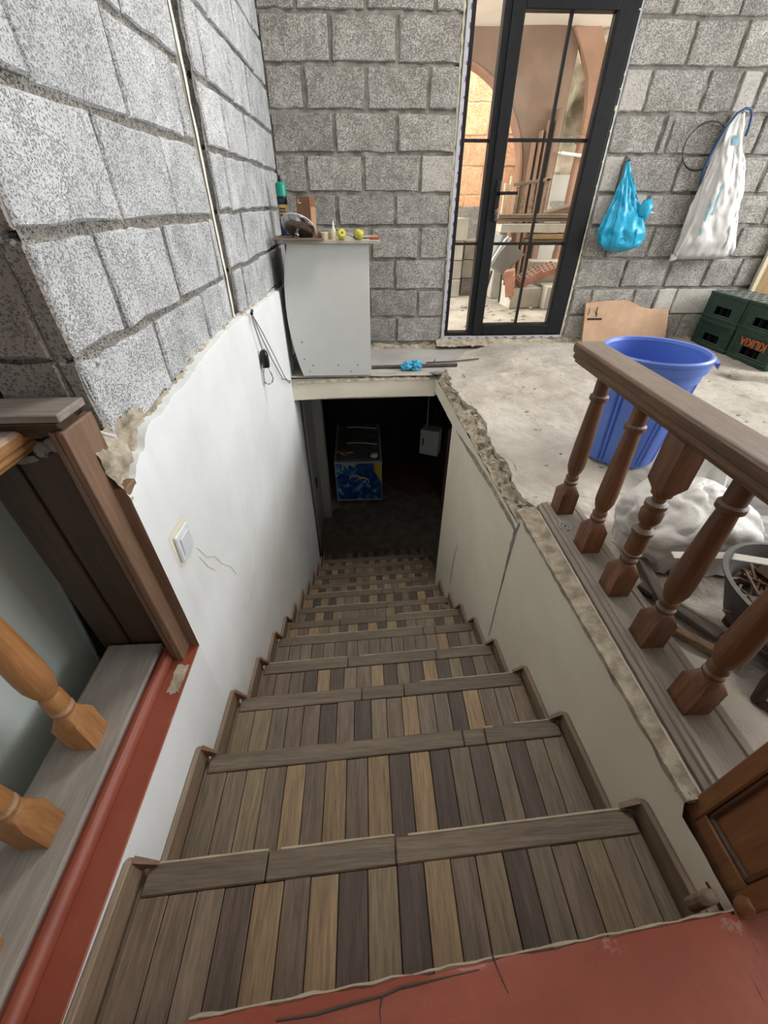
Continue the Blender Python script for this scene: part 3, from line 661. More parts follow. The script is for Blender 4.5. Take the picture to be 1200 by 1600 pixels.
BASP = [(-.074,0),(.085,0),(.085,.014),(.078,.022),(.066,.025),(.064,.031),(.050,.034),(.048,.030),(-.034,.030),(-.036,.034),(-.044,.034),(-.046,.030),(-.058,.030),(-.062,.024),(-.074,.018)]
rl = thing('stair_railing', (.72, .72, -.945), 'dark brown turned-baluster railing beside the stairwell, in front of the blue bin', 'railing')
rail_profile('base_rail', M_basew, rl, .722, .262, 1.225, -.945, BASP)
rail_profile('top_rail', M_rail, rl, .722, .262, 1.335, -.420, TOPP)
for y, pf in ((1.175, PB), (.968, PB), (.784, PB3), (.612, PB), (.440, PB)):
    baluster(rl, .720, y, -.915, pf, M_bal, .498)
# panelled newel post
mb = MB()
nx0, nx1, ny0, ny1 = .640, .815, .100, .268
mb.box((nx0+.012, ny0+.006, -1.02), (nx1-.012, ny1-.006, .02))
mb.box((nx0, ny1-.030, -1.0), (nx0+.02, ny1, .02)); mb.box((nx0, ny0, -1.0), (nx0+.02, ny0+.034, .02)); mb.box((nx1-.02, ny0, -1.0), (nx1, ny1, .02))
mb.box((nx0+.001, ny0+.03, -1.0), (nx0+.02, ny1-.028, -.955))
nw_ = mb.build('newel_post', M_newel, rl, bevel=.003)
mb = MB(); mb.prism([(-.012,0),(.01,0),(.01,.055),(.004,.055),(-.004,.040),(-.006,.018),(-.012,.012)], lambda u, v, d: Vector((nx0 + u, d, -1.045 + v)), ny0 + .0, ny1 + .012)
mb.build('plinth', M_neweld, nw_, bevel=.002)
mb = MB()
for a, b in (((nx0+.004, ny1-.040, -.955), (nx0+.014, ny1-.030, .0)), ((nx0+.004, ny0+.034, -.955), (nx0+.014, ny0+.044, .0)), ((nx0+.004, ny0+.034, -.955), (nx0+.014, ny1-.03, -.945))): mb.box(a, b)
mb.build('panel_moulding', M_neweld, nw_, bevel=.003)
mb = MB(); mb.tube([(nx0+.004, ny0+.012, -1.0+.02*i) for i in range(3)], [.014,.017,.010], 10); mb.build('corner_scroll', M_newel, nw_)
mb = MB()
for i in range(14): mb.blob((nx0 - .012 + rnd(0,.05), ny1 + rnd(.0,.026), -.985 + rnd(0,.04)), (rnd(.006,.016), rnd(.006,.014), rnd(.005,.012)), 7, 5, .5, i)
mb.build('broken_plaster', M_mortard, nw_, sharp=50)
mb = MB()  # perforated disc on the base rail
Md = Matrix.Translation((.692, 1.075, -.9145))
mb.lathe([(.0225,0),(.0225,.003),(.0205,.0042),(.006,.0042),(.005,.003)], 24, Md)
for i in range(10):
    a = 2*PI*i/10; mb.lathe([(.0028,.0043),(.0028,.0046)], 8, Md @ Matrix.Translation((.0145*math.cos(a), .0145*math.sin(a), 0)), 1)
mb.lathe([(.0045,.0043),(.0045,.0047)], 10, Md, 1)
tag(mb.build('perforated_disc', [M_grey, M_screw], sharp=30), 'small round perforated grey metal disc lying on the base rail', 'disc')

# --- left side: ledge, railing, panelled post ------------------------------------------------------
mb = MB(); mb.box((-.588, -.6, -1.16), (-.526, .762, -1.064))
tr2 = struct(mb.build('trim_2', M_red, bevel=.002))
mb = MB(); mb.prism([(-.030,0),(.012,0),(.016,.012),(.012,.026),(.003,.034),(-.008,.034),(-.014,.026),(-.03,.026)], lambda u, v, d: Vector((-.600 + u, d, -1.068 + v)), -.6, .728)
mb.build('red_moulding', M_red, tr2, bevel=.003, seg=2)
mb = MB(); mb.box((-.775, -.6, -1.10), (-.618, .742, -1.030)); mb.build('ledge_board', M_ledge, tr2, bevel=.006, seg=2)
mb = MB(); mb.grid(lambda s, t: Vector((-.532 - .034*t + .006*N((s*5, t, 0), 3), .60 + .085*s + .01*N((t*4, s, 2), 2), -1.0632 + .0006)), 10, 6); mb.build('bare_patch', M_rubble, tr2, fix=False)
lr = thing('stair_railing', (-.70, .3, -1.03), 'orange-brown turned-baluster railing at the left edge in front of the grey-green panel', 'railing')
PBL = [(e[0]*(.98 if len(e) > 2 else 1.08), e[1]*(.86 if e[1] < .15 else 1)) + tuple(e[2:]) for e in PB]
for y in (.478, .293, .108, -.08): baluster(lr, -.690, y, -1.031, PBL, M_balo, .655)
rail_profile('top_rail', M_railo, lr, -.682, -.6, .745, -.388, [(q[0]*.95, q[1]*.85) for q in TOPP])
pp = thing('panelled_post', (-.6, .76, -1.1), 'dark brown panelled wooden post with grey dusty cap at the left wall end', 'post')
mb = MB(); mb.box((-.572, .700, -1.095), (-.5535, .800, -.335))
po = mb.build('corner_stile', M_post, pp, bevel=.003)
mb = MB()
for x in (-.581, -.590, -.600): mb.box((x, .703 + (.006 if x < -.585 else 0) + (.010 if x < -.595 else 0), -1.06), (x + .006, .760, -.338))
mb.build('stile_moulding', M_post, pp, bevel=.002)
mb = MB(); mb.box((-.715, .752, -1.25), (-.572, .785, -.335)); mb.build('panel', M_postd, pp, bevel=.002)
mb = MB(); mb.box((-.80, .748, -1.25), (-.720, .785, -.335)); mb.build('panel', M_postd, pp, bevel=.003)
mb = MB(); mb.box((-1.15, .704, -.318), (-.552, .79, -.302)); mb.build('cap', M_capd, pp, bevel=.003, seg=2)
mb = MB(); mb.prism([(0,0),(.05,0),(.05,.030),(-.008,.030),(-.008,.022),(-.004,.016),(0,.008)], lambda u, v, d: Vector((d, .712 + u, -.349 + v)), -1.15, -.560); mb.build('cap_moulding', M_postd, pp, bevel=.002)
mb = MB()
for i in range(16): mb.blob((rnd(-.74,-.60), .742, -.375 + rnd(-.04,.025)), (rnd(.01,.025), rnd(.006,.012), rnd(.008,.016)), 7, 5, .5, i)
stuff(mb.build('crumbled_plaster', M_mortard, pp, sharp=50))
mb = MB(); mb.box((-.556, .752, -1.098), (-.5265, .798, -.495)); mb.build('side_board', M_post, pp, bevel=.003)
mb = MB(); mb.tube([(-.575,.80,-.375),(-.555,.80,-.385),(-.535,.805,-.397)], .0035, 6); tag(mb.build('cable_stub', M_switch), 'short white cable stub poking out beside the brown post', 'cable')
# grey green panel leaning behind the railing
gp = thing('grey_green_panel', (-.93, .2, -1.6), 'large smooth grey-green panel with rounded corner behind the left balusters', 'panel')
def panel_poly(ins):
    y1, z0, z1, r = .80 - ins, -1.34 + ins, -.40 - ins, .05
    P = [(-.7 + ins, z0)] + [(y1 - r + r*math.sin(a), z0 + r - r*math.cos(a)) for a in [i*PI/12 for i in range(7)]] + [(y1 + .12, z1), (-.7 + ins, z1)]
    return P
mb = MB(); mb.prism(panel_poly(0), lambda u, v, d: Vector((-.90 + d - .0*(v + 1), u, v)), -.035, 0); mb.build('panel_body', M_gpanel, gp, bevel=.006, seg=3)
mb = MB(); L = panel_poly(.014)[1:9]; mb.tube([(-.899, y, z) for y, z in L], .004, 6); mb.build('edge_bead', M_gedge, gp)
mb = MB(); mb.box((-.96, -.5, -1.6), (-.92, .5, -1.34)); mb.build('foot', M_postd, gp)

# ------------------------------------------------------------------ light switch, hanging bulb
sw_ = thing('light_switch', (XP, .873, -.755), 'white square light switch on the white plaster of the left wall', 'light switch')
Rs = Matrix.Rotation(math.radians(-4), 3, 'X')
mb = MB(); mb.box((XP + .001, .832, -.798), (XP + .010, .914, -.714), 0, Rs); mb.build('plate', M_switch, sw_, bevel=.003, seg=2)
mb = MB(); mb.box((XP + .009, .846, -.784), (XP + .014, .900, -.728), 0, Rs @ Matrix.Rotation(.06, 3, 'Y')); mb.build('rocker', M_switch, sw_, bevel=.0015)
mb = MB(); mb.grid(lambda s, t: Vector((XP + .0006, .873 + (s-.5)*.108 + .006*N((s*3,t*3,1), 3), -.752 + (t-.5)*.112 + .006*N((s*3,t*3,7), 3))), 8, 8); mb.build('bare_rim', M_cream, sw_, fix=False)
lb = thing('hanging_bulb', (XP + .02, 2.10, -.6), 'bare light bulb in a black socket hanging by thin cable on the left wall', 'light bulb')
mb = MB(); mb.tube([(XP+.012,2.045,-.402),(XP+.016,2.052,-.46),(XP+.02,2.08,-.54),(XP+.022,2.098,-.585)], .003, 6)
mb.tube([(XP+.01,2.06,-.408),(XP+.014,2.19,-.52),(XP+.016,2.39,-.705),(XP+.014,2.58,-.88),(XP+.006,2.80,-1.0)], .003, 6)
mb.tube([(XP+.01,2.065,-.408),(XP+.014,2.15,-.53),(XP+.016,2.30,-.69),(XP+.012,2.52,-.87),(XP+.004,2.84,-1.0)], .003, 6); mb.build('cable', M_wcable, lb)
Mb = Matrix.Translation((XP + .024, 2.10, -.665)) 
mb = MB(); mb.lathe([(.008,.085),(.017,.075),(.021,.06),(.021,.02),(.019,.0)], 16, Mb); mb.tube([(XP+.02,2.02,-.402),(XP+.012,2.07,-.398)], .007, 6); mb.build('socket', M_blackh, lb, sharp=40)
mb = MB(); mb.lathe([(.012,.0),(.014,-.015),(.024,-.04),(.028,-.060),(.022,-.078),(.008,-.088)], 18, Mb, caps=True); mb.build('bulb', M_glass, lb)
mb = MB(); mb.tube([(XP+.012,2.11,-.60),(XP+.012,2.075,-.66),(XP+.010,2.07,-.74),(XP+.010,2.10,-.75)], .0025, 6); mb.build('cable', M_wcable, lb)

# ------------------------------------------------------------------ cabinet at the head of the opening
cb = thing('cabinet', (-.2, 3.0, -.985), 'white curved-side cabinet end standing on the slab above the stairs', 'cabinet')
L = [(.042,-.978),(-.432,-.978),(-.455,-.90),(-.478,-.78),(-.492,-.66),(-.495,-.54),(-.487,-.42),(-.468,-.30),(-.440,-.198),(.042,-.198)]
Lc = []
for i in range(2, 9):
    a, b = L[i-1], L[i]; Lc += [a, ((a[0]+b[0])/2 - .0012, (a[1]+b[1])/2)]
poly = [(.042,-.978)] + Lc + [L[8], L[9]]
dep = .38
mb = MB(); mb.prism(poly, lambda u, v, d: Vector((u, 2.875 + d, v)), 0, .018); mb.build('end_panel', M_white, cb, bevel=.0015, sharp=25)
mb = MB(); mb.box((.022, 2.894, -.978), (.040, 2.875 + dep, -.20)); mb.box((-.40, 2.894, -.978), (.02, 2.875 + dep, -.96)); mb.box((-.40, 2.894, -.218), (.02, 2.875 + dep, -.20)); mb.build('carcass', M_white, cb, bevel=.001)
mb = MB(); mb.prism(poly, lambda u, v, d: Vector((u, 2.875 + d, v)), dep, dep + .018); mb.build('back_panel', M_white, cb, sharp=25)
mb = MB()
for u, v in ((-.418,-.75),(-.415,-.862),(-.36,-.905),(-.185,-.905),(-.05,-.905),(-.385,-.945),(-.10,-.950)): mb.lathe([(.0045,0),(.0045,.0015)], 8, Matrix.Translation((u, 2.8748, v)) @ Matrix.Rotation(PI/2, 4, 'X'))
mb.build('screw_heads', M_screw, cb)
mb = MB(); mb.box((-.452, 2.845, -.196), (.108, 3.28, -.178)); tag(mb.build('shelf_board', M_plank, bevel=.002), 'pale chipboard laid as a shelf across the white cabinet', 'board')
mb = MB(); mb.box((-.515, 2.80, -.1775), (-.225, 3.30, -.1695), 0, Matrix.Rotation(.03, 3, 'Z')); tag(mb.build('thin_board', M_pbrown, bevel=.002), 'thin dark brown board under the chrome dish on the cabinet', 'board')
ZT = -.1690; ZS = -.1775
cn = thing('foam_can', (-.480, 3.06, ZT), 'tall green, gold and navy spray can in the corner of the shelf', 'can')
Mc = Matrix.Translation((-.470, 3.10, ZT))
mb = MB(); mb.lathe([(.029,0),(.030,.004),(.030,.085)], 24, Mc); mb.build('navy_band', M_navy, cn, sharp=40)
mb = MB(); mb.lathe([(.0301,.085),(.0301,.155)], 24, Mc); mb.build('gold_band', M_gold, cn, sharp=40)
mb = MB(); mb.lathe([(.0301,.155),(.0301,.195)], 24, Mc); mb.build('black_band', M_blackh, cn, sharp=40)
mb = MB(); mb.lathe([(.0301,.195),(.0301,.245),(.027,.256),(.018,.262)], 24, Mc); mb.build('green_shoulder', M_green, cn, sharp=40)
mb = MB(); mb.lathe([(.014,.262),(.014,.275),(.006,.278),(.006,.292)], 14, Mc); mb.build('nozzle', M_blackh, cn, sharp=40)
mb = MB()
for z in (.10,.118,.132): mb.box((-.488, 3.0690, ZT+z), (-.452, 3.0700, ZT+z+.007))
mb.box((-.482, 3.0690, ZT+.165), (-.470, 3.0700, ZT+.185)); mb.box((-.466, 3.0690, ZT+.165), (-.454, 3.0700, ZT+.185)); mb.build('label_print', M_navy, cn)
mb = MB(); mb.blob((-.452, 3.073, ZT + .03), (.013, .004, .022), 8, 6); mb.build('label_spot', M_candle, cn)
ds = thing('chrome_dish', (-.37, 2.93, ZT), 'chrome round dish tilted on the thin brown board at left of the shelf', 'dish')
Mdd = Matrix.Translation((-.372, 2.92, ZT + .036)) @ Matrix.Rotation(math.radians(14), 4, 'Y') @ Matrix.Rotation(math.radians(-38), 4, 'X')
mb = MB(); mb.lathe([(.005,-.010),(.05,-.008),(.085,.004),(.098,.016),(.100,.022),(.094,.024),(.05,.027),(.005,.028)], 32, Mdd); mb.build('bowl', M_chrome, ds, sharp=50)
mb = MB(); mb.tube([Mdd @ Vector((.099*math.cos(2*PI*i/32), .099*math.sin(2*PI*i/32), .022)) for i in range(32)], .003, 6, closed=True); mb.build('rim', M_switch, ds)
mb = MB(); mb.lathe([(.012,-.036),(.014,-.022),(.010,-.008)], 14, Mdd); mb.tube([(-.39,2.86,ZT+.006),(-.36,2.845,ZT+.005)], .005, 8); mb.build('stem', M_chrome, ds)
bx = thing('cardboard_box', (-.31, 3.06, ZT), 'narrow upright brown cardboard box on the shelf behind the chrome dish', 'box')
mb = MB(); Rb = Matrix.Rotation(math.radians(-16), 3, 'Z') @ Matrix.Rotation(.03, 3, 'Y')
mb.box((-.372, 3.02, ZT + .004), (-.285, 3.10, ZT + .195), 0, Rb); mb.build('box_body', M_card, bx, bevel=.0015)
mb = MB(); mb.box((-.286, 3.025, ZT + .006), (-.2845, 3.10, ZT + .145), 0, Rb, (-.3285, 3.06, ZT + .1)); mb.build('side_face', M_cardl, bx)
mb = MB(); mb.box((-.360, 3.0185, ZT + .160), (-.340, 3.0195, ZT + .165), 0, Rb, (-.3285, 3.06, ZT + .1)); mb.box((-.360, 3.0185, ZT + .160), (-.356, 3.0195, ZT + .180), 0, Rb, (-.3285, 3.06, ZT + .1)); mb.build('print_mark', M_switch, bx)
mb = MB(); mb.lathe([(.020,0),(.021,.003),(.021,.034),(.018,.036)], 18, Matrix.Translation((-.213, 2.88, ZS))); tag(mb.build('cup', M_candle, sharp=40), 'small cream plastic cup on the shelf between box and bottle', 'cup')
mb = MB(); mb.lathe([(.016,0),(.016,.034),(.014,.036)], 16, Matrix.Translation((-.182, 2.92, ZS))); tag(mb.build('cup', M_gold, sharp=40), 'small yellowish cup beside the pointed clear bottle on the shelf', 'cup')
bt = thing('glue_bottle', (-.163, 2.86, ZS), 'small clear bottle with pointed nozzle standing on the shelf', 'bottle')
mb = MB(); mb.lathe([(.013,0),(.0135,.004),(.0135,.044),(.008,.056)], 16, Matrix.Translation((-.160, 2.86, ZS))); mb.build('bottle_body', M_candle, bt, sharp=40)
mb = MB(); mb.lathe([(.008,.056),(.006,.062),(.004,.085),(.0015,.092)], 12, Matrix.Translation((-.160, 2.86, ZS))); mb.build('nozzle', M_sack, bt, sharp=40)
def apple(x, y, tip, label):
    a = thing('apple', (x, y, ZS + .026), label, 'apple', 'yellow apples on the cabinet shelf')
    M = Matrix.Translation((x, y, ZS + .0262)) @ Matrix.Rotation(tip, 4, 'X') @ Matrix.Rotation(.25, 4, 'Y')
    pr = [(.001,.016),(.006,.0185),(.013,.0235),(.020,.0215),(.0255,.012),(.0268,.0),(.0245,-.012),(.018,-.021),(.010,-.0235),(.004,-.020),(.001,-.0185)]
    mb = MB(); mb.lathe(pr, 24, M); mb.build('flesh', M_apple, a, sharp=180)
    mb = MB(); mb.lathe([(.0005,.0165),(.005,.0192)], 10, M); mb.tube([M @ Vector((0,0,.016)), M @ Vector((.001,0,.024))], .0012, 5); mb.build('stalk', M_applec, a)
apple(-.116, 2.86, math.radians(65), 'yellow apple with its dimple facing the stairs, next to the bottle')
apple(-.013, 2.86, math.radians(10), 'yellow apple nearer the right end of the shelf')
sd = thing('screwdriver', (.06, 2.87, ZS), 'orange-handled screwdriver lying at the right end of the shelf', 'screwdriver')
mb = MB(); mb.tube([(.046,2.868,ZS+.008),(.056,2.868,ZS+.008),(.10,2.872,ZS+.008),(.108,2.872,ZS+.008)], [.006,.008,.008,.006], 10); mb.build('handle', M_orange, sd)
mb = MB(); mb.tube([(-.02,2.90,ZS+.005),(.048,2.868,ZS+.008)], .003, 8); mb.build('shaft', M_screw, sd)
br = thing('paint_brush', (-.06, 2.92, ZS), 'little paint brush lying between the two yellow apples', 'brush')
mb = MB(); mb.tube([(-.095,2.93,ZS+.03),(-.06,2.92,ZS+.018),(-.045,2.91,ZS+.012)], [.004,.006,.007], 8); mb.build('handle', M_plank, br)
mb = MB(); mb.tube([(-.045,2.91,ZS+.012),(-.03,2.905,ZS+.008),(-.018,2.90,ZS+.005)], [.008,.009,.010], 8); mb.build('bristles', M_screw, br)
mb = MB()
for i in range(7):
    x = rnd(-.285,-.235); y = rnd(2.86,2.92); mb.tube([(x, y, ZT+.004), (x+rnd(-.02,.02), y+rnd(-.02,.02), ZT+rnd(.008,.03)), (x+rnd(-.03,.03), y+rnd(-.03,.03), ZT+.006)], .0035, 6)
tag(mb.build('twisted_wire', M_card), 'little tangle of copper-brown wire in front of the cardboard box', 'wire')

# ------------------------------------------------------------------ rods, rag and stone on the slab
mb = MB(); mb.tube([(.05, 3.02, -.970), (.30, 3.03, -.970), (.69, 3.05, -.970)], .013, 10); tag(mb.build('steel_pipe', M_rod), 'dark rusty steel pipe lying on the slab by the cabinet', 'pipe')
mb = MB(); mb.tube([(.47, 3.135, -.977), (.68, 3.15, -.976), (.89, 3.20, -.974)], .005, 8); mb.tube([(.53,3.138,-.975),(.535,3.138,-.955)], .004, 6); tag(mb.build('rebar', M_rod), 'thin steel rod with a short spike lying behind the pipe', 'rod')
mb = MB()
for i in range(7): mb.blob((.345 + rnd(-.045,.05), 3.0 + rnd(-.03,.02), -.958 + rnd(-.008,.022)), (rnd(.026,.042), rnd(.018,.028), rnd(.010,.016)), 18, 12, 1.1, i, fr=3)
mb.blob((.30, 2.975, -.975), (.03, .014, .007), 8, 6, .5, 3); mb.blob((.365,2.965,-.972), (.03,.015,.01), 8, 6, .6, 9)
tag(mb.build('blue_rag', M_cloth, sharp=180), 'crumpled bright blue plastic rag on the steel pipe', 'rag')
mb = MB(); mb.blob((.52, 2.862, -.968), (.062, .018, .012), 10, 6, .5, 4); tag(mb.build('flat_stone', M_mortard, sharp=50), 'flat dark stone chip at the corner of the stair opening', 'stone')

# ------------------------------------------------------------------ glazed door in the back wall
d1 = bpy.data.objects.new('door_1', None); COL.objects.link(d1); d1.location = (1.16, 3.58, -.89); struct(d1)
DY0, DY1 = 3.545, 3.625
def bar(mb, x0, x1, z0, z1, y0=DY0, y1=DY1): return mb.box((x0, y0, z0), (x1, y1, z1))
mb = MB()
bar(mb, .664, .692, -.892, 1.02); bar(mb, .858, .905, -.892, 1.02); bar(mb, 1.630, 1.650, -.892, 1.02); bar(mb, .692, .858, -.892, -.862); bar(mb, .905, 1.63, .965, 1.02); bar(mb, .905, 1.63, -.892, -.880); bar(mb, .692, .858, .97, 1.02)
mb.build('frame', M_black, d1, bevel=.003)
mb = MB()
ly0, ly1 = 3.530, 3.60
bar(mb, .897, .975, -.878, .965, ly0, ly1); bar(mb, 1.520, 1.632, -.878, .965, ly0, ly1); bar(mb, .975, 1.520, -.878, -.808, ly0, ly1); bar(mb, .975, 1.520, .872, .965, ly0, ly1)
leaf = mb.build('leaf', M_black, d1, bevel=.004, seg=2)
mb = MB(); bar(mb, 1.505, 1.522, -.808, .872, 3.532, 3.58); bar(mb, .975, 1.506, -.812, -.796, 3.532, 3.58); mb.build('glazing_bead', M_blackh, leaf, bevel=.003)
mb = MB(); bar(mb, 1.247, 1.265, -.808, .872, 3.555, 3.577); mb.build('glazing_bar', M_black, leaf)
for z in (-.249, .321): mb = MB(); bar(mb, .970, 1.520, z - .009, z + .009, 3.554, 3.578); mb.build('glazing_bar', M_black, leaf)
xs = [.990, 1.247, 1.265, 1.506]
for (a, b) in ((.972, 1.248), (1.264, 1.508)):
    for z0, z1 in ((-.806, -.257), (-.241, .313), (.329, .874)):
        mb = MB(); mb.box((a, 3.564, z0), (b, 3.568, z1)); mb.build('pane', M_glass, leaf)
for z in (-.249, .319): mb = MB(); bar(mb, .692, .858, z - .008, z + .008, 3.56, 3.60); mb.build('glazing_bar', M_black, d1)
for z0, z1 in ((-.862, -.257), (-.241, .311), (.327, .97)): mb = MB(); mb.box((.690, 3.578, z0), (.860, 3.582, z1)); mb.build('pane', M_glass, d1)
mb = MB(); mb.box((.935, 3.518, -.110), (.970, 3.531, .118)); hp = mb.build('handle_plate', M_blackh, leaf, bevel=.010, seg=3)
mb = MB(); mb.tube([(.952,3.522,.045),(.952,3.490,.045),(.960,3.478,.045),(1.00,3.476,.046),(1.075,3.478,.046)], [.011,.010,.0105,.0095,.0095], 10); mb.build('lever', M_blackh, hp)
mb = MB(); mb.lathe([(.009,0),(.009,.008)], 12, Matrix.Translation((.953, 3.520, -.050)) @ Matrix.Rotation(PI/2, 4, 'X')); mb.box((.950, 3.480, -.058), (.956, 3.512, -.036)); mb.build('key', M_steel, hp)
mb = MB()
for z, dx in ((-.085,.004),(-.066,-.003),(-.10,.0)): mb.tube([(.953+dx+.007*math.cos(a*PI/4), 3.49, z+.008*math.sin(a*PI/4)) for a in range(8)], .0018, 5, closed=True)
mb.build('key_ring', M_steel, hp)
mb = MB(); bar(mb, .640, .666, -.905, 1.03, 3.54, 3.63); bar(mb, .640, 1.66, -.912, -.890, 3.538, 3.63); bar(mb, 1.648, 1.662, -.905, 1.03, 3.55, 3.63)
fm = mb.build('protective_film', M_film, d1, bevel=.002)
mb = MB()
for i in range(26):
    z = -.86 + i*.072; mb.box((.660, 3.5385, z), (.667, 3.5395, z + rnd(.012,.03)))
for i in range(12): mb.box((.70 + i*.078, 3.5365, -.906), (.70 + i*.078 + rnd(.015,.035), 3.5375, -.900))
mb.build('film_print', M_filmp, fm)

# ------------------------------------------------------------------ the bright room behind the door
mb = MB(); mb.grid(lambda s, t: (lambda x, y: Vector((x, y, -.955 + .012*fbm((x, y, 0), 2.5) + .004*fbm((x, y, 2), 13))))(-1 + 8*s, 3.62 + 5.5*t), 90, 80); mb.box((-1, 3.76, -1.1), (7, 9.1, -1.0))
fr = struct(mb.build('floor', M_conc, fix=False, sharp=60))
mb = MB(); mb.box((-1, 3.75, 1.95), (7, 7.0, 2.05)); mb.grid(lambda s, t: Vector((-1 + 8*s, 3.76 + 3.3*t, 1.60 + .02*fbm((s*9, t*4, 0), 1.2))), 60, 24); struct(mb.build('ceiling', M_ceil, fix=False))
mb = MB(); mb.box((-1.1, 6.9, -1.1), (-1, 9.1, 2.0)); mb.box((-1.1, 3.75, -1.1), (-1, 6.9, -.1)); struct(mb.build('wall_far_left', M_room))
mb = MB(); mb.box((7, 3.75, -1.1), (7.1, 9.1, 0.0)); struct(mb.build('wall_far_right', M_room))
# sunlit stone wall seen through the arch
fnT = lambda u, v, d: Vector((u, 8.3 - d, v))
mb = MB(); mb.box((-1, 8.33, -1.1), (2.75, 8.5, 2.0)); mb.grid(lambda s, t: fnT(-1 + 3.7*s, -1.1 + 3.0*t, -.008 + .008*fbm((s*30, t*24, 0), 1)), 70, 60)
tw = struct(mb.build('wall_far', M_tuffm, sharp=180))
tz = [-1.0 + .36*i for i in range(9)]
courses(tw, fnT, [(tz[i], tz[i+1], [-.9 + (.26 if i % 2 else 0) + .52*k for k in range(8)]) for i in range(8)], M_tuff, gap=.016, deep=.03, jit=.010)
# arch wall
ax, az, ar = 1.0, .20, 1.18
mb = MB()
arc = [(ax + ar*math.cos(a), az + ar*math.sin(a)) for a in [PI*i/36 for i in range(37)]]
outer = [(2.62, -1.0), (2.62, 1.62), (-1.0, 1.62), (-1.0, -1.0)]
n = 37
for (ya, nz) in ((7.0, 1), (7.18, -1)):
    base = []
    # strips between arch and outline
    for i in range(n - 1):
        (x0, z0), (x1, z1) = arc[i], arc[i+1]
        mb.add([(x0, ya, z0), (x1, ya, z1), (x1, ya, 1.62), (x0, ya, 1.62)], [(0,1,2,3)])
    mb.add([(ax+ar, ya, -1.0), (2.62, ya, -1.0), (2.62, ya, 1.62), (ax+ar, ya, 1.62)], [(0,1,2,3)])
    mb.add([(-1.0, ya, -1.0), (ax-ar, ya, -1.0), (ax-ar, ya, 1.62), (-1.0, ya, 1.62)], [(0,1,2,3)])
mb.add([(2.62, 7.0, -1.0), (2.62, 7.28, -1.0), (2.62, 7.28, 1.62), (2.62, 7.0, 1.62)], [(0,1,2,3)])
aw = struct(mb.build('wall_arch', M_archb, fix=False))
mb = MB()
full = [(ax + ar, -1.0)] + arc + [(ax - ar, -1.0)]
for i in range(len(full) - 1):
    (x0, z0), (x1, z1) = full[i], full[i+1]
    def ins(x, z): 
        if z < az: return (x - (.03)*(1 if x > ax else -1), z)
        v = Vector((x-ax, z-az)); v.normalize(); return (x - .03*v.x, z - .03*v.y)
    a0, a1 = ins(x0, z0), ins(x1, z1)
    mb.add([(x0, 6.985, z0), (x1, 6.985, z1), (a1[0], 6.985, a1[1]), (a0[0], 6.985, a0[1]), (a0[0], 7.19, a0[1]), (a1[0], 7.19, a1[1])], [(0,1,2,3), (3,2,5,4)])
mb.build('arch_trim', M_archo, aw, fix=False, sharp=50)
for i, (x, w, c) in enumerate(((2.24,.05,M_archo),(2.32,.035,M_archb),(2.40,.05,M_archo),(2.50,.07,M_archb))):
    mb = MB(); mb.box((x, 6.93 - .02*(i % 2), -1.0), (x + w, 7.0, .62 + .1*i)); mb.build('pilaster', c, aw, bevel=.012, seg=3)
# branched post and rock behind it
ps = struct(bpy.data.objects.new('trim_3', None)); COL.objects.link(ps); ps.location = (2.95, 7.0, -1.0)
mb = MB(); mb.box((2.87, 6.94, -1.0), (2.99, 7.06, .62)); mb.box((2.85, 6.92, .60), (3.01, 7.08, .68)); mb.build('shaft', M_archo, ps, bevel=.008)
mb = MB()
def brk(s): return [(2.93 + s*.06, .68), (2.93 + s*.075, .95), (2.93 + s*.14, 1.2), (2.93 + s*.30, 1.45), (2.93 + s*.42, 1.6), (2.93 + s*.10, 1.6), (2.93 - s*.0, 1.45), (2.93 - s*.0, .68)]
for s in (1, -1): mb.prism(brk(s), lambda u, v, d: Vector((u, 6.95 + d, v)), 0, .10)
mb.build('bracket', M_archo, ps, bevel=.006)
mb = MB(); mb.grid(lambda s, t: Vector((2.45 + 4.5*s, 8.0 + .35*fbm((s*7, t*4, 3), 1.1), -1.0 + 3.2*t)), 60, 40); mb.box((2.5, 8.6, -1), (7, 8.8, 2.2)); struct(mb.build('wall_rock', M_rock, sharp=35, fix=False))
mb = MB(); mb.box((2.75, 7.30, -1.0), (4.6, 7.45, .30)); lw = struct(mb.build('wall_low', M_room))
fnW = lambda u, v, d: Vector((u, 7.30 - d, v))
courses(lw, fnW, [(-.98 + .2*i, -.78 + .2*i, [2.75 + (.2 if i % 2 else 0) + .4*k for k in range(6)]) for i in range(6)], M_block, deep=.02)
mb = MB(); mb.tube([(2.62,6.88,.50),(3.25,6.86,.44)], .018, 8); mb.tube([(2.58,6.88,.505),(2.62,6.88,.50)], .010, 8); tag(mb.build('white_tube', M_switch), 'white strip tube fixed across the branched post in the far room', 'tube')
mb = MB(); mb.tube([(.70,6.6,1.53),(.95,6.8,1.50),(1.05,6.9,1.46)], .006, 6); mb.build('ceiling_wire', M_wcable, aw)
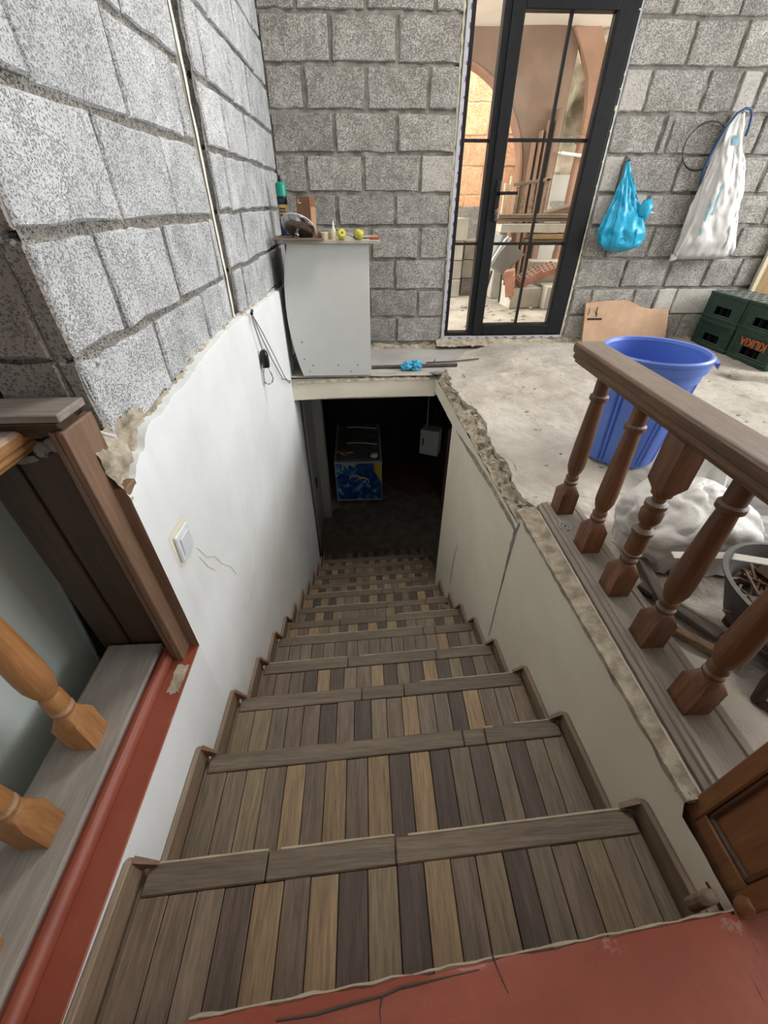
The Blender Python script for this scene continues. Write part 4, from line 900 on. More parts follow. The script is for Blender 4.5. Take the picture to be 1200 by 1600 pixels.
# stacked concrete blocks
def cblock(x, y, z, sx, sy, sz, rz, label, m=M_stone):
    mb = MB(); R = Matrix.Rotation(rz, 3, 'Z'); mb.box((x, y, z), (x+sx, y+sy, z+sz), 0, R); o = mb.build('concrete_block', m, bevel=.008, seg=2); return tag(o, label, 'block', 'concrete blocks stacked behind the door')
for i in range(3): cblock(.90 + rnd(-.01,.01), 5.62 + rnd(-.02,.02), -.95 + .195*i, .30, .40, .19, rnd(-.04,.04), ['lowest block of the left pile seen through the narrow side pane', 'second block from the floor in the left pile behind the narrow pane', 'third block of the left pile behind the narrow pane, just under the glazing bar'][i], M_stone)
cblock(.93, 5.63, -.365, .30, .38, .215, .05, 'large pale block crowning the left pile, its white top catching light', M_stone)
for i in range(3): cblock(1.235 + rnd(-.01,.01), 5.74 + rnd(-.01,.01), -.95 + .195*i, .32, .38, .19, rnd(-.03,.03), ['bottom block of the right pile beside the door frame', 'middle block of the right pile beside the door frame', 'upper pale block of the right pile beside the door frame'][i], M_block if i == 0 else M_stone)
cblock(1.20, 6.35, -.95, .36, .2, .90, 0, 'tall grey slab block standing upright behind the piles', M_block)
cblock(.86, 6.30, -.95, .28, .2, 1.02, 0, 'narrow grey block column at the left edge of the side pane', M_block)
# timber stack on trestle stones
tb = thing('timber_stack', (1.9, 5.6, -.95), 'stack of weathered timber planks lying on low stones behind the glass door', 'timber')
for i, (x0, x1, y0, z0, h, d) in enumerate(((1.52,2.62,5.45,-.145,.035,.22),(1.50,2.62,5.47,-.18,.032,.22),(1.55,2.62,5.42,-.275,.08,.26),(1.92,2.62,5.40,-.335,.045,.26),(1.88,2.62,5.44,-.385,.045,.22))):
    mb = MB(); mb.box((x0, y0, z0), (x1, y0 + d, z0 + h), 0, Matrix.Rotation(rnd(-.015,.015), 3, 'Z')); mb.build('plank', [M_timber, M_timber, M_stone, M_ply, M_timber][i], tb, bevel=.004)
mb = MB(); mb.box((1.56, 5.5, -.95), (1.66, 5.66, -.275)); mb.box((2.42, 5.46, -.95), (2.60, 5.66, -.385)); mb.build('support', M_stone, tb, bevel=.01)
rf_ = thing('railing_piece', (1.9, 5.75, -.11), 'salvaged piece of turned wooden railing standing on the timber stack', 'railing')
mb = MB(); mb.box((1.66, 5.56, .155), (2.08, 5.60, .185), 0, Matrix.Rotation(-.12, 3, 'Y')); mb.box((1.70, 5.56, -.11), (1.735, 5.60, .13)); mb.box((2.02, 5.56, -.11), (2.055, 5.60, .20)); mb.build('rail_frame', M_timber, rf_, bevel=.004)
for x in (1.80, 1.90):
    mb = MB(); mb.lathe([(.02,-.11),(.02,-.08),(.012,-.06),(.024,-.03),(.012,0),(.022,.03),(.012,.06),(.016,.17)], 14, Matrix.Translation((x, 5.58, 0))); mb.build('baluster', M_timber, rf_, sharp=40)
mb = MB(); mb.box((1.585, 5.60, -.11), (1.605, 5.64, .16)); mb.box((1.64, 5.60, -.11), (1.655, 5.64, .22)); mb.build('stick', M_pedge, rf_)
mb = MB(); mb.box((2.12, 5.62, -.11), (2.6, 5.9, -.04), 0, Matrix.Rotation(-.25, 3, 'Y')); tag(mb.build('timber_beam', M_timber, bevel=.005), 'sloping grey timber beam at the right of the railing piece', 'beam')
# wheelbarrow
wb = thing('wheelbarrow', (1.5, 5.2, -.95), 'grey wheelbarrow tipped up beside the timber stack behind the glass', 'wheelbarrow')
Mw = Matrix.Translation((1.52, 5.22, -.50)) @ Matrix.Rotation(.55, 4, 'Y')
mb = MB(); R4 = [(.17,.20,.16),(.155,.185,.12),(.11,.13,-.10),(.10,.12,-.11)]
vs = []
for (a, b, z) in R4: vs += [Mw @ Vector((a*c, b*s, z)) for c, s in ((1,1),(-1,1),(-1,-1),(1,-1))]
fs = [(4*i+k, 4*i+(k+1) % 4, 4*i+4+(k+1) % 4, 4*i+4+k) for i in range(3) for k in range(4)] + [(12,13,14,15)]
mb.add(vs, fs); mb.build('tray', M_grey, wb, bevel=.015, seg=2, fix=False)
mb = MB(); mb.tube([(1.34,5.05,-.60),(1.42,5.03,-.46),(1.50,5.02,-.32),(1.53,5.02,-.29)], .012, 8); mb.tube([(1.36,5.05,-.60),(1.46,5.03,-.42),(1.56,5.02,-.30)], .012, 8); mb.build('handle', M_switch, wb)
mb = MB(); mb.tube([(1.62,5.15,-.95),(1.60,5.15,-.60)], .012, 8); mb.tube([(1.62,5.30,-.95),(1.60,5.30,-.60)], .012, 8); mb.tube([(1.40,5.22,-.95),(1.46,5.22,-.62)], .014, 8); mb.build('leg', M_screw, wb)
# perforated bricks and stone blocks on the floor
def perf_brick(c, R, label):
    t = thing('perforated_brick', c, label, 'brick', 'perforated clay bricks behind the door')
    M = Matrix.Translation(c) @ R.to_4x4()
    mb = MB(); lx, ly, lz = .125, .06, .045
    vs = [M @ Vector((sx*lx, sy*ly, sz*lz)) for sz in (-1, 1) for sx, sy in ((-1,-1),(1,-1),(1,1),(-1,1))]
    mb.add(vs, [(0,3,2,1),(4,5,6,7),(0,1,5,4),(1,2,6,5),(2,3,7,6),(3,0,4,7)]); mb.build('brick_body', M_clay, t, bevel=.004)
    mb = MB()
    for i in range(5):
        for j in range(3): mb.lathe([(.011,.0455),(.011,.0462)], 6, M @ Matrix.Translation((-.10 + .05*i, -.038 + .038*j, 0)))
    mb.build('holes', M_dark, t)
RX = Matrix.Rotation
perf_brick((1.60,4.93,-.70), RX(1.35, 3, 'Y') @ RX(.5, 3, 'X'), 'perforated red brick standing on end, holes facing the door')
perf_brick((1.80,5.0,-.66), RX(-.30, 3, 'Y') @ RX(.55, 3, 'X') @ RX(.3, 3, 'Z'), 'perforated red brick lying tilted, left one of the leaning pair')
perf_brick((1.98,5.05,-.61), RX(-.18, 3, 'Y') @ RX(.55, 3, 'X') @ RX(.2, 3, 'Z'), 'perforated red brick lying tilted, right one of the leaning pair')
cblock(1.60, 4.92, -.95, .36, .26, .20, .15, 'pale block on the floor under the perforated bricks')
cblock(1.98, 4.84, -.95, .75, .31, .22, .02, 'wide low pale block at the right foot of the glass door')
cblock(1.90, 5.18, -.95, .8, .28, .42, -.03, 'long pale block under the timber planks')
mb = MB()
for i in range(70):
    x, y = rnd(.9, 2.4), rnd(3.9, 5.3); r = rnd(.006, .022); mb.blob((x, y, -.95 + r*.3), (r*1.4, r, r*.7), 7, 5, .5, i)
stuff(mb.build('floor_rubble', M_stone, fr, sharp=50))

# ------------------------------------------------------------------ blue bin
bl = thing('blue_bin', (1.165, 1.622, -.94), 'ribbed blue plastic bin standing on the concrete behind the railing', 'bin')
Mbn = Matrix.Translation((1.165, 1.622, -.934))
mb = MB(); NR = 144; vs = []; zsn = [0, .008, .02, .20, .375, .378, .40, .455]
def rr(z): return .148 + (.187 - .148)*z/.46
rings = []
for z in zsn:
    for k in range(NR):
        ph = (k*2*1.0/NR*12) % 2.0
        pat = (k % 12)
        g = 0
        if .015 < z < .377: g = -.010 if pat in (0, 3) else (-.001 if pat in (1, 2) else .002)
        r = rr(z) + g + (.004 if z > .377 and z < .41 else 0)
        if z == 0: r -= .008
        rings.append(Mbn @ Vector((r*math.cos(2*PI*k/NR), r*math.sin(2*PI*k/NR), z)))
for z in reversed(zsn[2:]):
    for k in range(NR):
        pat = k % 12; g = -.010 if (z < .377 and pat in (0, 3)) else 0
        r = rr(z) - .005 + g; rings.append(Mbn @ Vector((r*math.cos(2*PI*k/NR), r*math.sin(2*PI*k/NR), z)))
nl = len(zsn) + len(zsn) - 2
fs = [(i*NR+k, i*NR+(k+1) % NR, (i+1)*NR+(k+1) % NR, (i+1)*NR+k) for i in range(nl-1) for k in range(NR)] + [tuple(range(NR-1, -1, -1)), tuple(range((nl-1)*NR, nl*NR))]
mb.add(rings, fs); mb.build('bin_body', M_barrel, bl, fix=False, sharp=25)
mb = MB(); mb.lathe([(.182,.448),(.196,.446),(.201,.452),(.201,.464),(.195,.470),(.187,.468),(.182,.456)], 72, Mbn, caps=False)
mb.lathe([(.191,.418),(.197,.417),(.201,.450),(.189,.450)], 72, Mbn, caps=False); mb.build('rim', M_barrel, bl, sharp=40)
mb = MB(); Mh = Mbn @ Matrix.Rotation(-.45, 4, 'Z'); mb.add([Mh @ Vector(p) for p in ((.190,-.05,.448),(.190,.05,.448),(.216,.04,.450),(.216,-.04,.450),(.216,.04,.425),(.216,-.04,.425))], [(0,1,2,3),(3,2,4,5)]); mb.build('handle_lip', M_barrel, bl)

# ------------------------------------------------------------------ worn board and plywood by the back wall
hb = thing('worn_board', (2.15, 3.45, -.93), 'worn light brown furniture board with curved top leaning on the wall behind the bin', 'board')
hp_ = [(1.80,-.955),(1.792,-.80),(1.785,-.645),(1.95,-.632),(2.10,-.628),(2.16,-.640),(2.23,-.672),(2.32,-.690),(2.40,-.692),(2.48,-.698),(2.495,-.82),(2.50,-.955)]
mb = MB(); mb.prism(hp_, lambda u, v, d: Vector((u, 3.43 + d + (v + .95)*.30, v)), -.010, .010); mb.build('board_body', M_mdf, hb, bevel=.002)
mb = MB()
for a in ((1.815,-.68,1.817,-.765),(1.815,-.765,1.93,-.752),(1.875,-.672,1.880,-.758),(1.88,-.752,1.885,-.715)):
    mb.box((min(a[0],a[2])-.001, 3.4175 + ((a[1]+a[3])/2+.95)*.30, min(a[1],a[3])), (max(a[0],a[2])+.002, 3.4195 + ((a[1]+a[3])/2+.95)*.30, max(a[1],a[3])+.003))
mb.build('scratch', M_dark, hb)
pw = thing('plywood_board', (3.25, 3.3, -.93), 'tan plywood board with pale edge leaning behind the crates at the far right', 'board')
mb = MB(); mb.box((3.12, 3.495, -.93), (4.1, 3.515, .05)); mb.build('board_body', M_ply, pw)
mb = MB(); mb.box((3.085, 3.490, -.93), (3.12, 3.518, .06)); mb.build('edge_strip', M_pedge, pw, bevel=.002)

# ------------------------------------------------------------------ crates
def crate(x, y, z, label, name, letters=True):
    sx, sy, sz, t = .29, .375, .188, .010
    c = thing('bottle_crate', (x, y, z), label, 'crate', 'green bottle crates by the back wall')
    def P(q): return Vector((x, y, z)) + Vector(q)
    mb = MB()
    def B(a, b): mb.box(P(a), P(b))
    # upside down: the closed base is on top
    B((0,0,sz-.012), (sx,sy,sz))
    for yy in (0, sy - t):
        B((0,yy,0), (sx,yy+t,.055)); B((0,yy,.105), (sx,yy+t,sz-.012)); B((0,yy,.055), (.085,yy+t,.105)); B((sx-.085,yy,.055), (sx,yy+t,.105))
    for xx in (0, sx - t):
        B((xx,t,0), (xx+t,sy-t,.042)); B((xx,t,.098), (xx+t,sy-t,sz-.012)); B((xx,t,.042), (xx+t,.105,.098)); B((xx,sy-.105,.042), (xx+t,sy-t,.098))
    mb.build('crate_body', M_crate, c, bevel=.002)
    for yy in (-.004, sy - .03):
        for xx in (-.004, sx - .016):
            mb = MB(); mb.box(P((xx,yy,0)), P((xx+.020,yy+.034,sz-.004))); mb.build('corner_rib', M_crate, c, bevel=.002)
    for z0, z1 in ((0, .026), (sz-.022, sz+.001)):
        mb = MB(); mb.box(P((-.006,-.004,z0)), P((-.0002,sy+.004,z1))); mb.box(P((-.005,-.006,z0)), P((sx+.004,-.0002,z1))); mb.build('band', M_crate, c, bevel=.002)
    mb = MB()
    for i in range(1, 5): mb.box(P((.012, i*sy/5 - .002, .012)), P((sx-.012, i*sy/5 + .002, sz-.02)))
    for i in range(1, 4): mb.box(P((i*sx/4 - .002, .012, .012)), P((i*sx/4 + .002, sy-.012, sz-.02)))
    mb.build('dividers', M_crateg, c)
    mb = MB()
    for i in range(4):
        for j in range(5): mb.tube([P((sx*(i+.5)/4 + .022*math.cos(a*PI/6), sy*(j+.5)/5 + .022*math.sin(a*PI/6), sz+.001)) for a in range(12)], .003, 4, closed=True)
    mb.build('base_rings', M_crate, c)
    if letters:
        cu = bpy.data.curves.new('KILIKIA', 'FONT'); cu.body = 'KILIKIA'; cu.size = .074; cu.extrude = .0006; cu.align_x = 'CENTER'; cu.align_y = 'CENTER'; cu.offset = .0010
        to = bpy.data.objects.new('tmp', cu); COL.objects.link(to); dg = bpy.context.evaluated_depsgraph_get(); me = bpy.data.meshes.new_from_object(to.evaluated_get(dg)); bpy.data.objects.remove(to)
        o = bpy.data.objects.new('lettering', me); COL.objects.link(o); me.materials.clear(); me.materials.append(M_letter); o.parent = c
        # on the -x face, turned upside down
        R = Matrix(((0,0,-1),(-1,0,0),(0,1,0)))
        o.matrix_local = Matrix.Translation((-.0012, sy*.5, .130)) @ (R @ Matrix.Rotation(PI, 3, 'Z')).to_4x4()
        o.scale = (1, 1, 1)
    return c
zc = -.938
crate(2.78, 2.715, zc, 'bottom green crate nearest the camera with upside-down orange KILIKIA lettering', 'a', True)
crate(2.78, 2.725, zc + .191, 'top green crate of the right-hand stack, directly on the lettered one', 'b', False)
crate(2.765, 3.105, zc, 'bottom green crate of the left-hand stack, half hidden by the blue bin', 'c', False)
crate(2.772, 3.110, zc + .191, 'top green crate of the left-hand stack near the block wall', 'd', False)

# ------------------------------------------------------------------ things hanging on the back wall
def nail(x, z):
    mb = MB(); mb.tube([(x, 3.56, z), (x, 3.50, z + .004)], .003, 6); return mb
def hang_bag(name, root, cx_f, rx_f, ry_f, z0, z1, nf, amp, mat, nz=46, nu=72, wally=3.535):
    def f(u, v):
        a = 2*PI*u; z = z0 + (z1 - z0)*v
        fold = amp(v)*(math.sin(nf*a + 2.2*N((v*2, 1, 2), 1.3)) + .6*math.sin(nf*1.7*a + 1 + 3*v))
        rx = rx_f(v)*(1 + fold); ry = ry_f(v)*(1 + fold)
        w = .02*min(1, v*3)*fbm((math.cos(a)*1.2, v*3, math.sin(a)*1.2), 2.2, 4)
        return Vector((cx_f(v) + rx*math.cos(a) + w, min(wally, wally - ry_f(v)*.92 + ry*math.sin(a) + w), z))
    mb = MB(); mb.grid(f, nu, nz, 0, wrap=True)
    mb.f.append(tuple(nz*nu + k for k in range(nu))); mb.m.append(0)
    return mb.build(name, mat, root, sharp=180, fix=False)
def lerp_tab(tab):
    def f(v):
        for (a, b), (c, d) in zip(tab[:-1], tab[1:]):
            if v <= c:
                t = (v - a)/(c - a); t = t*t*(3 - 2*t)*.5 + t*.5; return b + (d - b)*t
        return tab[-1][1]
    return f
bb = thing('plastic_bag', (1.83, 3.5, .22), 'bright blue plastic bag hanging from a nail on the block wall', 'bag')
hang_bag('bag_body', bb, lerp_tab([(0,1.815),(.25,1.842),(.5,1.868),(.7,1.878),(.9,1.895),(1,1.905)]), lerp_tab([(0,.007),(.12,.022),(.35,.070),(.6,.130),(.78,.162),(.9,.150),(.97,.105),(1,.045)]),
         lerp_tab([(0,.006),(.12,.012),(.4,.035),(.75,.075),(.92,.07),(1,.02)]), .225, -.300, 9, lambda v: .16*(1 - v)**.8 + .025, M_bag)
mb = nail(1.812, .215); mb.tube([(1.815, 3.515, .222), (1.812, 3.51, .232), (1.809, 3.515, .222)], .003, 6); mb.build('nail', M_screw, bb)
mb = MB(); mb.blob((1.995, 3.455, -.045), (.045, .035, .06), 14, 10, .35, 3); mb.build('bag_ear', M_bag, bb, sharp=180)
mb = MB(); mb.tube([(1.863 + .025*math.cos(a*PI/9), 3.396, -.228 + .02*math.sin(a*PI/9)) for a in range(16)], .0022, 5); mb.build('printed_ring', M_navy, bb)
mb = MB(); mb.blob((2.042, 3.445, -.062), (.018, .008, .006), 8, 6); mb.build('tag', M_switch, bb)
wb_ = thing('woven_sack', (2.47, 3.5, .46), 'white woven sack with pale blue stripes hanging on the block wall', 'sack')
cxt = lerp_tab([(0,2.462),(.12,2.455),(.35,2.490),(.6,2.515),(.85,2.545),(1,2.560)]); rxt = lerp_tab([(0,.030),(.10,.062),(.35,.118),(.6,.165),(.82,.200),(.95,.215),(1,.205)])
ryt = lerp_tab([(0,.012),(.2,.035),(.5,.07),(.85,.075),(.97,.05),(1,.012)])
hang_bag('sack_body', wb_, cxt, rxt, ryt, .455, -.350, 5, lambda v: .10*(1 - v) + .03, M_sack, 50, 80)
def sack_strip(du, wid, v0, v1, mat, nm):
    mb = MB()
    def f(s, t):
        v = v0 + (v1 - v0)*t; z = .455 - .805*v; x = cxt(v) + rxt(v)*(du + wid*(s - .5)); q = max(0, 1 - (du + wid*(s-.5))**2)
        a = math.acos(max(-1, min(1, du + wid*(s-.5))))
        fold = (.10*(1 - v) + .03)*(math.sin(-5*a + 2.2*N((v*2, 1, 2), 1.3)) + .6*math.sin(-8.5*a + 1 + 3*v))
        return Vector((x, 3.535 - ryt(v)*.92 - ryt(v)*math.sqrt(q)*(1 + fold) - .010, z))
    mb.grid(f, 3, 30); return mb.build(nm, mat, wb_, fix=False, sharp=180)
sack_strip(-.62, .10, .50, .80, M_stripe, 'stripe'); sack_strip(-.40, .08, .46, .66, M_stripe, 'stripe'); sack_strip(.0, .5, .14, .20, M_stripe, 'stripe')
mb = MB(); mb.tube([(2.36,3.50,-.33),(2.345,3.50,-.35),(2.335,3.50,-.358)], [.03,.015,.004], 8); mb.tube([(2.74,3.49,-.22),(2.765,3.48,-.28),(2.785,3.48,-.318)], [.03,.026,.006], 8); mb.build('corner', M_sack, wb_, sharp=180)
mb = nail(2.465, .448); mb.build('nail', M_screw, wb_)
co = thing('cord', (2.45, 3.5, .46), 'dark blue cord looped over the top of the white hanging sack', 'cord')
mb = MB(); mb.tube([(2.345,3.49,.10),(2.335,3.49,.18),(2.35,3.485,.28),(2.375,3.48,.38),(2.41,3.475,.445),(2.45,3.472,.468),(2.485,3.472,.465),(2.51,3.475,.44),(2.525,3.48,.39),(2.53,3.485,.34)], .0075, 8); mb.build('cord_loop', M_cord, co, sharp=180)
cl = thing('cable_coil', (2.3, 3.53, .3), 'thin dark cable ring hanging beside the white sack on the wall', 'cable')
mb = MB()
for q in range(2): mb.tube([(2.305 + (.135 + .006*q)*math.cos(a*PI/18) , 3.530 - .006*q, .292 + (.125 - .004*q)*math.sin(a*PI/18)) for a in range(36)], .0032, 6, closed=True)
mb.build('cable_ring', M_cable, cl, sharp=180)

# ------------------------------------------------------------------ sacks, basin and scrap behind the railing
def sack(name, c, r, label, mat, seed, creases=.10, top=None, rot=0.0, grp=None):
    t = thing(name, (c[0], c[1], -.94), label, 'sack', grp)
    Rz = Matrix.Rotation(rot, 3, 'Z')
    def f(u, v):
        a = 2*PI*u; b = PI*(v - .5)
        q = Vector((math.cos(a)*math.cos(b), math.sin(a)*math.cos(b), math.sin(b)))
        qq = Vector((q.x + .25*N(q, 2, seed), q.y + .25*N(q, 2, seed + 5), q.z*.55)); k = 1 + creases*fbm(q, 1.3, seed) - creases*1.3*max(0, .22 - abs(N(qq, 2.6, seed + 2)))*2 - creases*.5*max(0, .2 - abs(N(qq, 6.0, seed + 7)))*2
        sq = 1/max(.72, (abs(q.x)**4 + abs(q.y)**4)**.25) if True else 1
        p = Vector((q.x*r[0]*k*min(1.2, sq), q.y*r[1]*k*min(1.2, sq), q.z*r[2]*k))
        if q.z < -.35: p.z = -r[2]*(.55 + .06*fbm(q, 3, seed))
        return Vector(c) + Rz @ p
    mb = MB(); mb.grid(f, 110, 70, 0, wrap=True)
    mb.build('sack_body', mat, t, sharp=180, fix=False)
    return t
s1 = sack('rubble_sack', (1.030, .985, -.850), (.180, .150, .155), 'full white woven sack just behind the third baluster', M_sack, 3, .10, grp='sacks behind the railing')
def f(u, v):
    a = 2*PI*u; k = .075*(1-v) + .020*v + .02*v*v; k *= 1 + .3*math.sin(5*a + 3*v) + .15*math.sin(9*a)
    return Vector((1.10 + .05*v + k*1.1*math.cos(a), 1.10 + .03*v + k*.9*math.sin(a), -.755 + .13*v))
mb = MB(); mb.grid(f, 40, 12, 0, wrap=True); mb.build('gathered_neck', M_sack, s1, sharp=180, fix=False)
s2 = sack('rubble_sack', (1.50, 1.20, -.87), (.20, .17, .13), 'slumped white woven sack at the right behind the fourth baluster', M_sack, 11, .11, rot=.5, grp='sacks behind the railing')
mb = MB()
for k in range(9):
    a = rnd(-.6,.6); x0, y0, z0 = 1.34 + rnd(-.04,.06), 1.10 + rnd(-.05,.05), -.80 + rnd(-.02,.03)
    mb.tube([(x0, y0, z0), (x0 + .10, y0 - .03 + .05*a, z0 + .05*(.5-abs(a))), (x0 + .24, y0 - .10 + .1*a, z0 - .02), (x0 + .34, y0 - .22, z0 - .09)], [.006,.012,.010,.005], 6)
mb.build('frayed_folds', M_sack, s2, sharp=180)
s3 = sack('rubble_sack', (1.35, .90, -.89), (.165, .105, .085), 'flat grey sack with dark blue stripes under the slumped white one', M_sackd, 21, .10, rot=-.45, grp='sacks behind the railing')
for k in range(3):
    mb = MB(); mb.grid(lambda s, t: (lambda x, y: Vector((x, y, -.812 - 2.2*(y - .90)**2 - 1.2*(x-1.35)**2)))(1.235 + .085*k + .028*s + .05*t, .82 + .15*t), 3, 14); mb.build('stripe', M_striped, s3, fix=False)
s4 = sack('rubble_sack', (1.86, 1.42, -.885), (.18, .15, .10), 'farther grey-white sack lying at the right edge under the handrail', M_sackd, 31, .10, grp='sacks behind the railing')
tbn = thing('basin', (1.10, .585, -.93), 'battered dark round basin full of wood scraps behind the railing', 'basin')
Mt = Matrix.Translation((1.09, .585, -.90)) @ Matrix.Diagonal((.84, .84, 1, 1)) @ Matrix.Rotation(math.radians(4), 4, 'Y')
mb = MB(); mb.lathe([(.17,0),(.19,.01),(.25,.125),(.262,.130),(.264,.136),(.250,.138),(.245,.128),(.185,.02),(.02,.015)], 48, Mt); mb.build('basin_body', M_tub, tbn, sharp=40)
mb = MB()
for a in (2.4, 4.0, 5.4): mb.box(Vector((1.09 + .12*math.cos(a) - .012, .585 + .12*math.sin(a) - .012, -.945)), Vector((1.09 + .12*math.cos(a) + .012, .585 + .12*math.sin(a) + .012, -.895)))
mb.build('foot', M_postd, tbn)
mb = MB()
for i in range(230):
    a = rnd(0, 6.28); q = .21*math.sqrt(rnd(0, 1)); l = rnd(.010, .040); b = rnd(0, 3.14)
    c = Mt @ Vector((q*math.cos(a), q*math.sin(a), .050 + rnd(0, .040))); mb.box(c - Vector((l, .003, .002)), c + Vector((l, .003, .002)), 0, Matrix.Rotation(b, 3, 'Z') @ Matrix.Rotation(rnd(-.5,.5), 3, 'Y'))
o = stuff(mb.build('wood_chips', M_scrap[1])); tag(o, 'brown wood chips filling the round basin', 'wood chips')
sl = ['pale squared offcut standing up in the basin near the sacks', 'grey wedge-shaped offcut lying across the basin', 'dark block of wood near the rim of the basin', 'light splinter of wood at the centre of the basin', 'short brown batten at the front of the basin', 'grey batten leaning on the right of the basin', 'thin pale lath lying over the basin rim', 'small light chip block at the far rim of the basin', 'dark flat offcut at the left of the basin', 'long brown stick at the right of the basin']
for i, (a, q, l, w, h, mi, rz, ry) in enumerate([(1.9,.10,.055,.016,.016,0,.3,.7),(1.1,.12,.07,.02,.012,0,-.6,.2),(.6,.16,.05,.022,.016,2,.4,.1),(2.7,.04,.05,.010,.006,0,.9,.3),(4.2,.11,.06,.014,.010,1,-.4,.1),(5.4,.12,.08,.013,.013,0,.8,.25),(3.6,.13,.10,.006,.004,0,-.5,.05),(1.5,.18,.026,.018,.022,1,.2,.4),(3.1,.15,.05,.03,.006,2,1.2,.15),(5.9,.15,.11,.008,.008,1,1.1,.1)]):
    c = Mt @ Vector((q*math.cos(a), q*math.sin(a), .095)); mb = MB(); mb.box(c - Vector((l, w, h)), c + Vector((l, w, h)), 0, Matrix.Rotation(rz, 3, 'Z') @ Matrix.Rotation(ry, 3, 'Y'))
    tag(mb.build('wood_scrap', M_scrap[mi], bevel=.002), sl[i], 'wood scrap', 'wood scraps in the basin')
mb = MB()
P = [Vector((.86,.80,-.80)), Vector((.98,.76,-.77)), Vector((1.10,.70,-.755)), Vector((1.25,.60,-.75)), Vector((1.42,.47,-.76))]
vs = []
for p in P: vs += [p + Vector((0,-.010,0)), p + Vector((0,.010,.006)), p + Vector((0,.010,.003)), p + Vector((0,-.010,-.003))]
mb.add(vs, [(4*i+k, 4*i+(k+1) % 4, 4*i+4+(k+1) % 4, 4*i+4+k) for i in range(4) for k in range(4)]); tag(mb.build('white_strap', M_strap), 'white strap stretched over the basin of scraps', 'strap')
mb = MB(); mb.tube([(.845,.74,-.90),(.89,.62,-.87),(.95,.50,-.85),(1.0,.40,-.87)], .005, 6); tag(mb.build('twig', M_scrap[0]), 'thin twig lying along the railing side of the basin', 'twig')
def offcut(lo, hi, rz, ry, m, label):
    mb = MB(); mb.box(lo, hi, 0, Matrix.Rotation(rz, 3, 'Z') @ Matrix.Rotation(ry, 3, 'Y')); tag(mb.build('wood_offcut', m, bevel=.002), label, 'wood scrap', 'offcuts beside the base rail')
offcut((.85,.60,-.93), (.90,.82,-.915), .5, .15, M_scrap[2], 'dark flat offcut between base rail and basin')
offcut((.835,.72,-.925), (.865,.90,-.90), -.2, .0, M_scrap[2], 'short dark batten under the white sack by the base rail')
offcut((.84,.50,-.93), (.865,.70,-.91), .75, .0, M_scrap[1], 'brown lath lying beside the fourth baluster foot')
stl = thing('broken_stool', (.95, .42, -.94), 'dark broken wooden leg frame on the floor at the right edge beside the newel post', 'stool')
mb = MB(); mb.tube([(.93,.47,-.80),(.905,.455,-.88),(.90,.445,-.935)], [.014,.015,.012], 8); mb.build('leg', M_postd, stl)
mb = MB(); mb.tube([(.90,.44,-.93),(.96,.36,-.93),(1.06,.27,-.93)], .010, 8); mb.build('stretcher', M_postd, stl)
mb = MB(); mb.box((.90,.40,-.815), (1.25,.52,-.79), 0, Matrix.Rotation(-.3, 3, 'Z')); mb.build('seat_rail', M_scrap[1], stl, bevel=.003)

# ------------------------------------------------------------------ things at the foot of the stairs
fz_ = thing('chest_freezer', (-.12, 4.9, -3.36), 'small chest freezer with blue and yellow printed front at the bottom of the stairs', 'freezer')
FX0, FX1, FY0, FY1 = -.43, .185, 4.53, 5.35
mb = MB(); mb.prism([(FY0+.01,-3.26),(FY1,-3.26),(FY1,-2.52),(FY0+.01,-2.655)], lambda u, v, d: Vector((d, u, v)), FX0, FX1); mb.build('freezer_body', M_bframe, fz_, bevel=.008, seg=2)
def freezer_print():
    m = bpy.data.materials.new('freezer_print'); m.use_nodes = True; nt = m.node_tree; nd = nt.nodes; lk = nt.links; b = nd['Principled BSDF']; b.inputs['Roughness'].default_value = .4
    tc = nd.new('ShaderNodeTexCoord'); n1 = nd.new('ShaderNodeTexNoise'); n1.inputs['Scale'].default_value = 9; n1.inputs['Detail'].default_value = 4; n1.inputs['Distortion'].default_value = 1.2; lk.new(tc.outputs['Object'], n1.inputs['Vector'])
    r = nd.new('ShaderNodeValToRGB'); e = r.color_ramp.elements; e[0].position = .42; e[0].color = (.004,.03,.13,1); e[1].position = .68; e[1].color = (.28,.40,.52,1); k = e.new(.56); k.color = (.012,.11,.30,1); lk.new(n1.outputs[0], r.inputs[0])
    sx = nd.new('ShaderNodeSeparateXYZ'); lk.new(tc.outputs['Object'], sx.inputs[0])
    n2 = nd.new('ShaderNodeTexNoise'); n2.inputs['Scale'].default_value = 5; lk.new(tc.outputs['Object'], n2.inputs['Vector'])
    a = nd.new('ShaderNodeMath'); a.operation = 'MULTIPLY_ADD'; a.inputs[1].default_value = 1.0; lk.new(sx.outputs['X'], a.inputs[0])
    z = nd.new('ShaderNodeMath'); z.operation = 'MULTIPLY_ADD'; z.inputs[1].default_value = .55; z.inputs[2].default_value = -.50; lk.new(sx.outputs['Z'], z.inputs[0]); lk.new(z.outputs[0], a.inputs[2])
    c = nd.new('ShaderNodeMath'); c.operation = 'MULTIPLY_ADD'; c.inputs[1].default_value = .22; lk.new(n2.outputs[0], c.inputs[0]); lk.new(a.outputs[0], c.inputs[2])
    mr = nd.new('ShaderNodeMapRange'); mr.inputs[1].default_value = .125; mr.inputs[2].default_value = .165; lk.new(c.outputs[0], mr.inputs[0])
    x = nd.new('ShaderNodeMix'); x.data_type = 'RGBA'; lk.new(mr.outputs[0], x.inputs[0]); lk.new(r.outputs[0], x.inputs[6]); x.inputs[7].default_value = (.55,.40,.02,1); lk.new(x.outputs[2], b.inputs['Base Color'])
    return m
mb = MB(); mb.box((FX0+.014, FY0-.002, -3.245), (FX1-.010, FY0+.012, -2.675)); mb.build('printed_front', freezer_print(), fz_)
